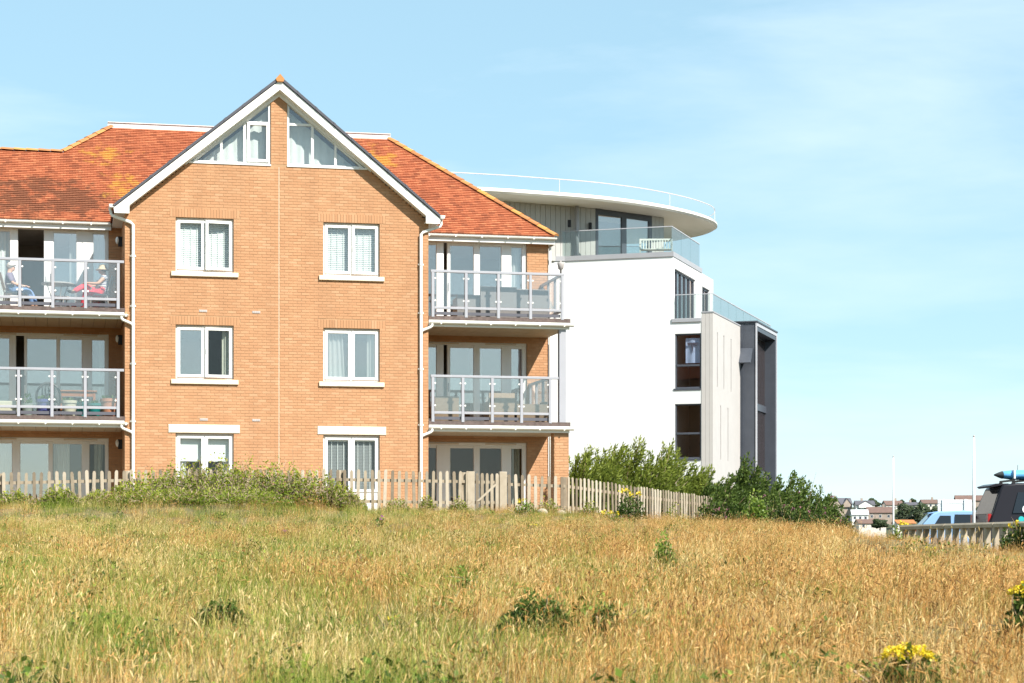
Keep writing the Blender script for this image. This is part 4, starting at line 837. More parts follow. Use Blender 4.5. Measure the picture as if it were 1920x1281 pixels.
o = empty('wooden_table', h2w(-5.2, 1.3, FL[1]), A, 'reddish wooden table on middle left balcony behind the pots', 'table')
mb = MB(); mb.bbox(-.5, .5, -.35, .35, .70, .74, .01); mb.build('table_top', M['teak'], o); mb = MB(); mb.box(-.45, .45, -.3, -.27, .58, .69); mb.build('apron', M['teak'], o)
for x in (-.46, .40):
    for y in (-.31, .25): mb = MB(); mb.box(x, x+.06, y, y+.06, 0, .70); mb.build('leg', M['teak'], o)
def pot(s, fl, r, h, m, label, plant=None, y=.35):
    r *= 1.2; h *= 1.62
    o = empty('plant_pot', h2w(s, y, fl), A, label, 'pot', 'plant pots along the middle left balcony'); mb = MB(); mb.lathe([(r*.72, 0), (r*.95, h*.82), (r*1.06, h*.83), (r*1.08, h), (r*.95, h), (r*.9, h*.9), (.01, h*.88)], 0, 0, 18); smooth_by_angle(mb.build('pot', M[m], o))
    if plant:
        mb = MB()
        for i in range(26):
            t = random.uniform(0, 6.28); q = random.uniform(.2, 1); x, yy, z = r*.8*math.cos(t)*q, r*.8*math.sin(t)*q, h + random.uniform(.0, plant); e = .035; a = random.uniform(0, 6.28)
            mb.add([(x, yy, z-.03), (x+e*math.cos(a), yy+e*math.sin(a), z+.01), (x, yy, z+.05), (x-e*math.cos(a), yy-e*math.sin(a), z+.015)], [(0, 1, 2, 3)], random.random())
        mb.build('foliage', M['leaf_green'], o)
    return o
pot(-4.42, FL[1], .17, .30, 'terracotta', 'large terracotta pot beside the end post', .06); o = pot(-4.78, FL[1], .15, .22, 'pot_teal', 'teal glazed pot with red flower', .05); mb = MB(); mb.ellip((0, 0, .30), (.06, .06, .05), 10, 6); mb.build('flower', M['petal_red'], o)
pot(-5.12, FL[1], .11, .24, 'pot_teal', 'small teal pot left of the third railing post', .05); pot(-5.42, FL[1], .17, .26, 'pot_cream', 'pale cream bowl pot behind the railing', .04); pot(-6.05, FL[1], .18, .27, 'pot_blue', 'blue square-looking pot in front of the plastic chair', .08, .3); pot(-6.48, FL[1], .12, .2, 'pot_grey', 'grey-green pot with red-leaved plant', .25)
mb = MB(); mb.bbox(-.45, .45, -.11, .11, 0, .38, .02); o = mb.build('planter_trough', M['pot_cream']); o.location = h2w(-7.15, .3, FL[1]); o.rotation_euler = (0, 0, A); tag(o, 'pale cream planter trough at left edge of middle balcony', 'planter')

# ---------------------------------------------------------------- the couple on the balcony
mat('skin', (0.56, 0.32, 0.22), .6, .06, 8); mat('shirt_mauve', (0.20, 0.17, 0.24), .9, .1, 8); mat('jeans', (0.16, 0.26, 0.46), .9, .15, 8); mat('cap_pale', (0.62, 0.56, 0.50), .9, .08, 8); mat('hair_grey', (0.36, 0.33, 0.30), .9, .1, 20); mat('hair_brown', (0.12, 0.07, 0.04), .8, .1, 20); mat('red_cloth', (0.66, 0.06, 0.09), .9, .1, 8); mat('straw_hat', (0.60, 0.46, 0.30), .9, .1, 20); mat('shoe', (0.10, 0.09, 0.09), .6, .1, 8); mat('chino', (0.50, 0.42, 0.33), .9, .1, 8)
st = bpy.data.materials.new('stripes'); st.use_nodes = True; nt = st.node_tree; tc_ = nt.nodes.new('ShaderNodeTexCoord'); wv = nt.nodes.new('ShaderNodeTexWave'); wv.bands_direction = 'Z'; wv.inputs['Scale'].default_value = 7.5; rp = nt.nodes.new('ShaderNodeValToRGB'); rp.color_ramp.interpolation = 'CONSTANT'; rp.color_ramp.elements[1].position = .5
rp.color_ramp.elements[0].color = (.75, .75, .75, 1); rp.color_ramp.elements[1].color = (.03, .05, .16, 1); nt.links.new(tc_.outputs['Object'], wv.inputs['Vector']); nt.links.new(wv.outputs['Fac'], rp.inputs['Fac']); nt.links.new(rp.outputs['Color'], nt.nodes['Principled BSDF'].inputs['Base Color']); M['stripes'] = st
def skin_mesh(verts, edges, radii, root, m, levels=2):
    me = bpy.data.meshes.new('s'); me.from_pydata(verts, edges, []); ob = bpy.data.objects.new('s', me); C.objects.link(ob)
    ob.modifiers.new('k', 'SKIN'); sv = me.skin_vertices[0].data
    for i, r in enumerate(radii): sv[i].radius = (r, r) if not isinstance(r, tuple) else r; sv[i].use_root = (i == root)
    sub = ob.modifiers.new('u', 'SUBSURF'); sub.levels = sub.render_levels = levels
    dg = bpy.context.evaluated_depsgraph_get(); out = bpy.data.meshes.new_from_object(ob.evaluated_get(dg)); bpy.data.objects.remove(ob)
    out.materials.clear(); out.materials.append(M[m]); out.polygons.foreach_set('use_smooth', [True]*len(out.polygons)); return out
def person(loc, rz, label, shirt, trousers, shoes, hat, legs, arms, sleeve, hair):
    """seated figure facing local -y, hips at z .52; legs/arms: per side joints"""
    V = [(0, .05, .53), (0, .08, .72), (0, .10, .92), (0, .10, .995), (0, .085, 1.045), (0, .055, 1.125), (0, .06, 1.205)]; E = [(0, 1), (1, 2), (2, 3), (3, 4), (4, 5), (5, 6)]
    Rr = [(.165, .13), (.16, .12), (.172, .115), (.10, .08), (.06, .06), (.082, .10), (.068, .082)]
    V += [(0, -.052, 1.115), (0, -.038, 1.06)]; E += [(5, 7), (5, 8)]; Rr += [.014, .03]          # nose, chin
    jo = {}
    for sg, J in ((-1, legs[0]), (1, legs[1])):
        prev = 0
        for k, (p, r) in enumerate(zip(J, (.095, .068, .05, .042, .03))): V.append(p); Rr.append(r); E.append((prev, len(V)-1)); prev = len(V)-1
    for sg, J in ((-1, arms[0]), (1, arms[1])):
        prev = 2
        for k, (p, r) in enumerate(zip(J, (.062, .045, .033, .034))): V.append(p); Rr.append(r); E.append((prev, len(V)-1)); prev = len(V)-1
        h = Vector(J[-1]); dr = (Vector(J[-1]) - Vector(J[-2])).normalized(); sd = dr.cross(Vector((0, 0, 1))).normalized()
        for q, ln in ((-1.5, .065), (-.5, .08), (.5, .075), (1.5, .06)):
            b = h + sd*q*.019 + dr*.03; V += [tuple(b), tuple(b + dr*ln*.6 - Vector((0, 0, .01))), tuple(b + dr*ln - Vector((0, 0, .03)))]; Rr += [.010, .009, .008]; n = len(V); E += [(prev, n-3), (n-3, n-2), (n-2, n-1)]
        b = h - sd*.03 * sg; V += [tuple(b), tuple(b - sd*.02*sg + dr*.04)]; Rr += [.011, .010]; n = len(V); E += [(prev, n-2), (n-2, n-1)]
    body = link('person', skin_mesh(V, E, Rr, 0, 'skin'), None, loc, rz); tag(body, label, 'person')
    sv = [(0, .045, .46), (0, .085, .74), (0, .10, .93), (0, .10, .985)]; se = [(0, 1), (1, 2), (2, 3)]; sr = [(.205, .17), (.19, .15), (.187, .13), (.105, .09)]
    for J in arms:
        a = Vector(J[0]); b = a.lerp(Vector(J[1]), sleeve); sv += [tuple(a), tuple(b)]; sr += [.076, .066]; n = len(sv); se += [(2, n-2), (n-2, n-1)]
    link('shirt', skin_mesh(sv, se, sr, 0, shirt), body)
    tv = [(0, .05, .53), (0, .075, .72)]; te = [(0, 1)]; tr = [(.185, .15), (.172, .135)]
    for J in legs:
        prev = 0
        for p, r in zip(J[:3], (.108, .084, .068)): tv.append(p); tr.append(r); te.append((prev, len(tv)-1)); prev = len(tv)-1
    link('trousers', skin_mesh(tv, te, tr, 0, trousers), body)
    for J in legs:
        a, b = Vector(J[3]), Vector(J[4]); link('shoe', skin_mesh([tuple(a), tuple(a.lerp(b, .6)), tuple(b)], [(0, 1), (1, 2)], [.052, .048, .036], 0, shoes), body)
    mb = MB(); mb.ellip((0, .085, 1.165), (.092, .105, .09), 14, 8); mb.v = [v for v in mb.v]; mb.build('hair', M[hair], body, smooth=True)
    mb = MB()
    if hat == 'cap': mb.lathe([(.09, 0), (.096, .02), (.09, .06), (.06, .095), (.01, .105)], 0, .06, 18); mb.add([(x, y, .015) for x, y in ((-.075, -.02), (.075, -.02), (.055, -.13), (-.055, -.13))] + [(x, y, .025) for x, y in ((-.075, -.02), (.075, -.02), (.055, -.13), (-.055, -.13))], [(0, 3, 2, 1), (4, 5, 6, 7), (0, 1, 5, 4), (1, 2, 6, 5), (2, 3, 7, 6), (3, 0, 4, 7)])
    else: mb.lathe([(.17, -.03), (.175, -.025), (.10, .01), (.098, .05), (.08, .10), (.01, .115)], 0, .06, 22)
    h = mb.build('cap' if hat == 'cap' else 'sun_hat', M['cap_pale' if hat == 'cap' else 'straw_hat'], body, smooth=True); h.location = (0, 0, 1.165); h.scale = (1.08, 1.08, 1.08)
    for sx in (-.03, .03): mb = MB(); mb.ellip((sx, -.044, 1.14), (.011, .008, .009), 8, 6); mb.build('eye', M['black'], body)
    return body
LG = lambda sx, kn, an: [(sx*.10, -.02, .52), (sx*.12, -.42, kn), (sx*.11, -.44 - an*.4, kn-.42+an*.1), (sx*.11, -.44-an*.4, kn-.46+an*.1), (sx*.12, -.60-an*.4, kn-.48+an*.1)]
person(h2w(-6.85, .95, FL[0]-.03), A+R(82), 'seated person in a pale cap, mauve top and blue jeans on top left balcony', 'shirt_mauve', 'jeans', 'shoe', 'cap', [LG(-1, .52, .2), LG(1, .53, .35)],
       [[(-.20, .09, .93), (-.25, -.02, .70), (-.14, -.24, .64), (-.10, -.31, .64)], [(.20, .09, .93), (.26, -.02, .70), (.16, -.26, .66), (.11, -.33, .66)]], .95, 'hair_grey')
person(h2w(-4.62, .95, FL[0]-.03), A+R(-82), 'seated person in a straw sun hat, striped top and red trousers, legs crossed', 'stripes', 'red_cloth', 'shoe', 'hat', [[(-.10, -.02, .52), (.02, -.42, .70), (.10, -.72, .52), (.10, -.75, .50), (.10, -.88, .56)], LG(1, .50, .1)],
       [[(-.20, .09, .93), (-.24, -.10, .74), (-.10, -.34, .74), (-.05, -.40, .74)], [(.20, .09, .93), (.25, -.10, .74), (.12, -.34, .76), (.07, -.41, .76)]], .35, 'hair_brown')
# ---------------------------------------------------------------- vehicles, poles and sign by the car park
mat('van_paint', (0.013, 0.011, 0.015), .3, .05, 2, spec=.3); mat('car_blue', (0.24, 0.40, 0.62), .25, .04, 2, spec=.6); mat('tyre', (0.02, 0.02, 0.02), .9, .1, 10); mat('rim_metal', (0.35, 0.35, 0.36), .35, .05, 5, metal=.8); mat('turquoise', (0.03, 0.42, 0.42), .4, .05, 5); mat('decal_white', (0.75, 0.78, 0.78), .4, .03, 5); mat('board_blue', (0.12, 0.38, 0.66), .4, .08, 3); mat('lamp_red', (0.35, 0.02, 0.02), .3, .05, 5); mat('auto_glass', (0.010, 0.011, 0.013), .06, .05, 2, spec=.8)
def bevel(o, w=.05, seg=3):
    b = o.modifiers.new('b', 'BEVEL'); b.width = w; b.segments = seg; b.limit_method = 'ANGLE'; b.angle_limit = R(25); return o
def vehicle(name, loc, rz, label, cat, prof, belt, W, paint, glass_polys, rear_poly, wheels, wr, k=1.0):
    """side profile in x-z, rear at x=0; narrower above the belt line; near side is local -y"""
    o = empty(name, loc, rz, label, cat); mb = MB(); n = len(prof); V = []
    for sg in (-1, 1):
        for x, z in prof:
            ins = max(0, (z - belt)) * .22; V.append((x*k, sg*(W/2 - ins)*k, z*k))
    mb.add(V, [tuple(range(n)), tuple(range(2*n-1, n-1, -1))] + [(i, i+n, (i+1) % n+n, (i+1) % n) for i in range(n)])
    b = mb.build('body', M[paint], o); bevel(b, .045*k); smooth_by_angle(b, 50)
    for sg in (-1, 1):
        for poly in glass_polys:
            q = MB(); Vp = []
            for off in (.0, .012):
                for x, z in poly: ins = max(0, z-belt)*.22; Vp.append((x*k, sg*(W/2-ins-.004+off)*k, z*k))
            m = len(poly); q.add(Vp, [tuple(range(m)), tuple(range(2*m-1, m-1, -1))] + [(i, i+m, (i+1) % m+m, (i+1) % m) for i in range(m)]); q.build('side_window', M['auto_glass'], o)
    (x0, z0), (x1, z1) = rear_poly; q = MB(); w0, w1 = W/2-.12-max(0, z0-belt)*.22, W/2-.14-max(0, z1-belt)*.22
    q.add([((x0-.012)*k, -w0*k, z0*k), ((x0-.012)*k, w0*k, z0*k), ((x1-.012)*k, w1*k, z1*k), ((x1-.012)*k, -w1*k, z1*k), ((x0+.02)*k, -w0*k, z0*k), ((x0+.02)*k, w0*k, z0*k), ((x1+.02)*k, w1*k, z1*k), ((x1+.02)*k, -w1*k, z1*k)], [(0,3,2,1),(4,5,6,7),(0,1,5,4),(1,2,6,5),(2,3,7,6),(3,0,4,7)]); q.build('rear_window', M['auto_glass'], o)
    for wx in wheels:
        for sg in (-1, 1):
            q = MB(); q.tube([(wx*k, sg*(W/2-.2)*k, wr*k), (wx*k, sg*(W/2+.01)*k, wr*k)], wr*k, 24); t = q.build('wheel', M['tyre'], o); q = MB(); q.tube([(wx*k, sg*(W/2+.005)*k, wr*k), (wx*k, sg*(W/2+.02)*k, wr*k)], wr*.65*k, 20); q.build('rim', M['rim_metal'], t)
    for sg in (-1, 1):
        q = MB(); q.bbox(-.03*k, .06*k, sg*(W/2-.14)*k-.07*k, sg*(W/2-.14)*k+.07*k, (belt-.35)*k, (belt+.02)*k, .01); q.build('tail_light', M['lamp_red'], o)
    return o
vx, vy = at(1838, 65), 65.0; vz = terrain(vx+1.5, vy)+.02
vanp = [(.03, .35), (-.06, .45), (-.07, .82), (0, .92), (.06, 1.05), (.34, 1.80), (.42, 1.90), (.8, 1.95), (3.2, 1.95), (3.6, 1.86), (4.35, 1.22), (4.95, 1.05), (5.05, .55), (4.95, .32)]
van = vehicle('parked_van', (vx, vy, vz), R(3), 'black van with turquoise dots and roof rack at right edge', 'van', vanp, 1.1, 1.86, 'van_paint', [[(.62, 1.14), (1.75, 1.14), (1.75, 1.70), (.80, 1.70)], [(1.9, 1.14), (3.0, 1.14), (2.95, 1.70), (1.9, 1.70)], [(3.12, 1.14), (4.0, 1.14), (3.5, 1.66), (3.08, 1.70)]], ((.09, 1.13), (.33, 1.77)), (.95, 4.1), .33, 1.15)
q = MB(); q.prism([(.15, 2.10), (.08, 2.16), (.30, 2.23), (.72, 2.235), (.6, 2.19)], 'y', -.72, .72); bevel(q.build('rear_spoiler', M['van_paint'], van), .02)
q = MB(); q.bbox(-.16, .2, -.95, .95, .62, .92, .03); bevel(q.build('rear_bumper', M['plastic_dark'], van), .03)
for x, z, r, m in ((.98, 1.30, .12, 'decal_white'), (.85, 1.02, .09, 'turquoise'), (1.05, .82, .13, 'turquoise'), (1.7, 1.05, .16, 'turquoise'), (2.4, .9, .12, 'decal_white')):
    q = MB(); q.tube([(x*1.15, -1.085, z*1.1), (x*1.15, -1.055, z*1.1)], r, 20); q.build('round_decal', M[m], van)
for x in (.85, 1.25, 2.8):
    q = MB(); q.box(x-.03, x+.03, -.75, .75, 2.30, 2.36); q.build('rack_bar', M['black'], van)
    for y in (-.7, .7): q = MB(); q.box(x-.05, x+.05, y-.04, y+.04, 2.22, 2.30); q.build('rack_foot', M['black'], van)
q = MB(); q.tube([(1.25, .3, 2.24), (1.28, .3, 2.85)], .008, 5); q.build('aerial', M['black'], van)
bo = empty('roof_board', (vx+.0, vy, vz+2.37), R(3), 'bright blue board with dark nose strapped on the van roof', 'board')
q = MB(); st_ = [(.28, .02, .02), (.5, .18, .11), (.8, .27, .15), (1.6, .32, .165), (2.8, .30, .16), (3.6, .14, .10)]; V = []
for x, w, h in st_: V += [(x+.12, -.25+w*math.cos(t), .14+h*math.sin(t)) for t in [2*math.pi*i/12 for i in range(12)]]
q.add(V, [(r*12+i, r*12+(i+1) % 12, (r+1)*12+(i+1) % 12, (r+1)*12+i) for r in range(len(st_)-1) for i in range(12)] + [tuple(range(11, -1, -1)), tuple(range(60, 72))]); q.build('hull', M['board_blue'], bo, smooth=True)
q = MB(); V = []
for x, w, h in ((.26, .02, .02), (.42, .13, .09), (.52, .20, .122)): V += [(x+.10, -.25+w*math.cos(t), .14+h*math.sin(t)) for t in [2*math.pi*i/12 for i in range(12)]]
q.add(V, [(r*12+i, r*12+(i+1) % 12, (r+1)*12+(i+1) % 12, (r+1)*12+i) for r in range(2) for i in range(12)] + [tuple(range(11, -1, -1))]); q.build('nose', M['plastic_dark'], bo, smooth=True)
for x in (.9, 1.3, 2.9): q = MB(); q.box(x, x+.05, -.58, .08, .02, .285); q.build('strap', M['decal_white'], bo)
bx_, by_ = at(1712, 75), 75.0; bz = terrain(bx_+1.5, by_)+.02
carp = [(.05, .25), (-.05, .35), (-.05, .75), (.05, .88), (.55, 1.42), (.75, 1.50), (1.6, 1.54), (2.4, 1.50), (3.2, 1.00), (4.0, .85), (4.15, .5), (4.1, .25)]
car = vehicle('parked_car', (bx_, by_, bz), R(-4), 'light blue hatchback parked beyond the knee-high timber rail', 'car', carp, .9, 1.72, 'car_blue', [[(.55, .96), (1.15, .96), (1.15, 1.36), (.80, 1.36)], [(1.28, .96), (2.1, .96), (2.1, 1.40), (1.28, 1.40)], [(2.2, .96), (2.95, .96), (2.45, 1.38), (2.2, 1.40)]], ((.10, .94), (.50, 1.37)), (.75, 3.3), .31, 1.07)
q = MB(); q.prism([(.48, 1.53), (.42, 1.56), (.85, 1.62), (.9, 1.585)], 'y', -.6, .6); q.build('rear_spoiler', M['car_blue'], car)
def mast(px, Y, ytop, r, label):
    x = at(px, Y); z = terrain(x, Y); zt = EYE + (HOR-ytop)/F*Y; o = empty('flag_pole', (x, Y, z), 0, label, 'pole', 'white poles at the car park'); q = MB(); q.tube([(0, 0, -.1), (0, 0, (zt-z)*.5), (0, 0, zt-z)], [r, r*.9, r*.55], 12); q.build('shaft', M['upvc'], o, smooth=True)
    q = MB(); q.lathe([(r*.6, zt-z), (r*.7, zt-z+.03), (.01, zt-z+.06)], 0, 0, 10); q.build('cap', M['vent'], o); q = MB(); q.box(-r*2, r*2, -r*2, r*2, -.02, .03); q.build('base_plate', M['vent'], o)
mast(1675, 62, 858, .032, 'slim white pole left of the blue car, shorter of the two'); mast(1826, 58, 820, .048, 'tall white pole between blue car and black van')
sx0, sx1 = at(1758, 81), at(1822, 81); sb = empty('notice_board', ((sx0+sx1)/2, 81, terrain(sx0, 81)), R(2), 'white board on two posts seen from behind beyond blue car', 'sign'); w = (sx1-sx0)/2; zb = terrain(sx0, 81)
q = MB(); q.bbox(-w, w, -.02, .02, 2.93-zb, 3.53-zb, .006); q.build('panel', M['decal_white'], sb)
for x in (-w*.68, w*.62): q = MB(); q.box(x-.05, x+.05, -.09, -.022, 0, 3.55-zb); q.build('post', M['decal_white'], sb)
q = MB(); q.box(-w*.95, w*.95, -.04, -.021, 3.38-zb, 3.41-zb); q.build('rib', M['decal_white'], sb)
kr = empty('knee_rail_fence', (at(1830, 34), 34, 1.7), 0, 'low timber rail on closely set stakes along the car park edge', 'fence'); ko = kr.location
p, q_ = Vector((at(1692, 37.0), 37.0, 1.98)), Vector((at(2080, 30.6), 30.6, 2.0)); d = q_-p; n = int(d.length/.262); ang = math.atan2(d.y, d.x)
for i in range(n):
    c = p + d*((i+.4)/n) - ko; mb = MB(); h = random.uniform(.38, .44); mb.bbox(-.045, .045, -.045, .045, -h-.12, -.02, .012, random.random()); o = mb.build('stake', M['old_wood'], kr); o.location = c; o.rotation_euler = (random.gauss(0, .03), random.gauss(0, .03), ang + random.uniform(-.2, .2))
for i in range(4):
    a, b = p + d*(i/4+.002) - ko, p + d*((i+1)/4-.002) - ko; mb = MB(); nn = Vector((-d.y, d.x, 0)).normalized(); prof = [(-.06, -.035), (.06, -.035), (.065, .02), (.035, .05), (-.035, .05), (-.065, .02)]; V = [e_ + nn*u + Vector((0, 0, v)) for e_ in (a, b) for u, v in prof]; mb.add(V, [(k, (k+1) % 6, (k+1) % 6+6, k+6) for k in range(6)] + [tuple(range(5, -1, -1)), tuple(range(6, 12))], .55+.1*i); mb.build('rail', M['old_wood'], kr)

# ---------------------------------------------------------------- the town on the hill
mat('hill_green', (0.09, 0.10, 0.045), .95, .3, .02); mat('wall_pale', (0.62, 0.57, 0.50), .9, .1, .5); mat('wall_stone', (0.36, 0.29, 0.24), .9, .2, .5); mat('slate', (0.11, 0.105, 0.12), .7, .2, .6); mat('roof_brown', (0.17, 0.105, 0.085), .8, .2, .6); mat('roof_orange', (0.42, 0.17, 0.06), .8, .2, .6); mat('far_glass', (0.06, 0.07, 0.09), .15, .1, 1); mat('wall_white', (0.72, 0.72, 0.70), .9, .05, .5)
def hillz(x, y): return 22.5 * smooth((y-690)/300) * smooth((x-118)/45) - .5
hx = list(np.linspace(90, 520, 44)); hy = list(np.linspace(680, 1300, 24)); mb = MB(); mb.add([(x, y, hillz(x, y) + .5*math.sin(x*.11+y*.05)) for y in hy for x in hx], [(j*44+i, j*44+i+1, (j+1)*44+i+1, (j+1)*44+i) for j in range(23) for i in range(43)]); tag(mb.build('hill', M['hill_green'], smooth=True), kind='structure')
def far_house(px0, px1, ytop, ybase, Y, wall_m, roof_m, label, gables=0, chim=True, rh=.42, eaves_front=True, nw=3):
    x0, x1 = at(px0, Y), at(px1, Y); zt, zb_ = EYE+(HOR-ytop)/F*Y, EYE+(HOR-ybase)/F*Y; w = x1-x0; H_ = zt-zb_; ze = zt - H_*rh; o = empty('town_house', ((x0+x1)/2, Y, zb_), random.uniform(-.12, .12), label, 'house', 'houses on the far hill'); dp = 7.0; h = ze-zb_
    mb = MB(); mb.box(-w/2, w/2, 0, dp, -4, h); mb.prism([(0, h), (dp, h), (dp/2, H_-.15)], 'x', -w/2+.1, w/2-.1); wl = mb.build('wall', M[wall_m], o)
    mb = MB(); t = .25
    mb.prism([(-.4, h-.15), (dp/2, H_-.1), (dp+.4, h-.15), (dp+.4, h+.1), (dp/2, H_+.15), (-.4, h+.1)], 'x', -w/2-.3, w/2+.3); rf = mb.build('roof', M[roof_m], o)
    for g in range(gables):
        gx_ = -w/2 + w*(g+.5)/gables; gw_2 = w/gables*.36; gh = (H_-h)*.85; mb = MB(); mb.prism([(gx_-gw_2, -.2 if False else h-1.2), (gx_+gw_2, h-1.2), (gx_+gw_2, h), (gx_, h+gh), (gx_-gw_2, h)], 'y', -.8, 2.5); mb.build('gable', M[wall_m], o)
        for sg in (-1, 1): mb = MB(); mb.prism([(gx_, h+gh+.05), (gx_+sg*(gw_2+.3), h-.25), (gx_+sg*(gw_2+.3), h+.05), (gx_, h+gh+.35)][::sg], 'y', -1.0, 2.6); mb.build('gable_roof', M[roof_m], rf)
    if chim:
        cx_ = random.uniform(-.25, .25)*w; mb = MB(); mb.box(cx_-.45, cx_+.45, dp/2-.3, dp/2+.3, H_-.4, H_+1.2); mb.build('chimney', M['wall_stone'], rf)
    for i in range(nw):
        wx_ = -w/2 + w*(i+.5)/nw
        for zz in ([h*.35, h*.72] if h > 4 else [h*.55]):
            mb = MB(); mb.box(wx_-.55, wx_+.55, -.06, -.01, zz-.6, zz+.6); f_ = mb.build('window', M['wall_white'], o); mb = MB(); mb.box(wx_-.45, wx_+.45, -.09, -.061, zz-.5, zz+.5); mb.build('pane', M['far_glass'], f_)
    return o
FH = [(1557, 1598, 934, 962, 905, 'wall_stone', 'slate', 'dark-roofed far house with two pointed front gables', 2, True), (1541, 1556, 941, 962, 915, 'wall_pale', 'slate', 'small far house half hidden by the shrub edge', 0, False), (1605, 1640, 939, 958, 900, 'wall_white', 'slate', 'white far house with slate roof and dormer', 1, True), (1598, 1628, 956, 978, 850, 'wall_white', 'lead', 'low white far house below the slate-roofed one', 0, False), (1627, 1674, 951, 976, 860, 'wall_stone', 'roof_brown', 'wide brown-roofed far house left of the slim pole', 0, True), (1661, 1694, 939, 958, 920, 'wall_pale', 'roof_brown', 'far house with brown hipped-looking roof behind the slim pole', 0, True), (1730, 1760, 937, 953, 930, 'wall_pale', 'roof_brown', 'pale far villa above the dark trees', 0, True), (1793, 1848, 929, 952, 880, 'wall_stone', 'roof_brown', 'broad brown-roofed far house behind the white board', 0, False), (1682, 1717, 975, 990, 800, 'wall_pale', 'roof_orange', 'low orange-roofed shed at the foot of the hill', 0, False), (1610, 1662, 974, 992, 815, 'wall_pale', 'roof_brown', 'long low terrace at the foot of the hill', 0, True), (1860, 1905, 945, 968, 900, 'wall_pale', 'slate', 'far house hidden behind the black van', 0, True), (1930, 1975, 940, 965, 900, 'wall_white', 'roof_brown', 'far white house beyond the right edge', 0, True), (1699, 1728, 942, 954, 940, 'wall_pale', 'slate', 'small slate-roofed far house above the trees', 0, True)]
for t in FH: far_house(*t[:8], gables=t[8], chim=t[9])
leafmat('far_leaf', (0.018, 0.032, 0.012), (0.06, 0.085, 0.028), .15)
def far_tree(px, ytop, ybase, wpx, Y, label, n=900):
    x = at(px, Y); zt, zb_ = EYE+(HOR-ytop)/F*Y, EYE+(HOR-ybase)/F*Y; H_ = zt-zb_; w = wpx/F*Y/2; o = empty('town_tree', (x, Y, zb_-1), 0, label, 'tree', 'trees among the far houses'); mb = MB(); mb.tube([(0, 0, 0), (.1, 0, H_*.5)], [.35, .2], 6); mb.build('trunk', M['wall_stone'], o); mb = MB()
    for i in range(n):
        u = Vector((random.gauss(0, 1), random.gauss(0, 1), random.gauss(0, 1))).normalized() * random.uniform(.55, 1)**.5; c = Vector((u.x*w*(1+.25*math.sin(5*u.z+px)), u.y*w*.7, 1+H_*.5+u.z*H_*.5*(1+.2*math.sin(4*u.x+px)))); a = Vector((random.gauss(0, 1), random.gauss(0, 1), random.gauss(0, 1))).normalized()*random.uniform(.35, .7); b = a.orthogonal().normalized()*.4
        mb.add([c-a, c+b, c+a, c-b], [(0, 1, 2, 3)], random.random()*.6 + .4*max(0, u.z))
    mb.build('crown', M['far_leaf'], o)
for t in [(1700, 944, 984, 44, 840, 'broad dark tree right of the slim pole'), (1730, 946, 984, 46, 835, 'dark round tree in middle of far tree group'), (1755, 952, 986, 36, 830, 'dark tree left of the white board'), (1636, 936, 954, 26, 935, 'dark tree behind the white far house'), (1712, 936, 950, 14, 950, 'small dark tree on the far skyline'), (1690, 938, 950, 10, 950, 'thin dark tree on the far skyline by brown roof'), (1650, 974, 990, 30, 800, 'low dark tree before the long terrace'), (1780, 950, 985, 40, 840, 'dark tree behind the white board'), (1850, 950, 990, 60, 830, 'dark tree behind tall pole and van'), (1555, 960, 990, 40, 830, 'dark tree below the two-gabled far house')]: far_tree(*t)
# ---------------------------------------------------------------- shrubs and wild plants
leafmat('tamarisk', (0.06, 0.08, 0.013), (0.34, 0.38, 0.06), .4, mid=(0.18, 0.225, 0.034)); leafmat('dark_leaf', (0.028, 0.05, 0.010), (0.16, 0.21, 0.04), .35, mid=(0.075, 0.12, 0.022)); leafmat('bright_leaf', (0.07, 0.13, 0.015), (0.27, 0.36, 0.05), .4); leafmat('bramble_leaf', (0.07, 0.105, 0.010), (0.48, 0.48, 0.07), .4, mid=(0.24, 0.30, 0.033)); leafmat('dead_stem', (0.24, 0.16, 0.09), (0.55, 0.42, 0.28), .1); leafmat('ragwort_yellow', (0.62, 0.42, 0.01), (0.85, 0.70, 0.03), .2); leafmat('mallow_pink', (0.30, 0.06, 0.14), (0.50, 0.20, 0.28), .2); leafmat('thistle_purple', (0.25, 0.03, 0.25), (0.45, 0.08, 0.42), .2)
def rv(): 
    v = Vector((random.gauss(0, 1), random.gauss(0, 1), random.gauss(0, 1))); return v.normalized()
def leaf(mb, c, d, n, l, w, tone):
    s = d.cross(n); s = s.normalized()*w if s.length > 1e-4 else d.orthogonal().normalized()*w
    mb.add([c, c + d*l*.45 + s, c + d*l, c + d*l*.45 - s], [(0, 1, 2, 3)], tone)
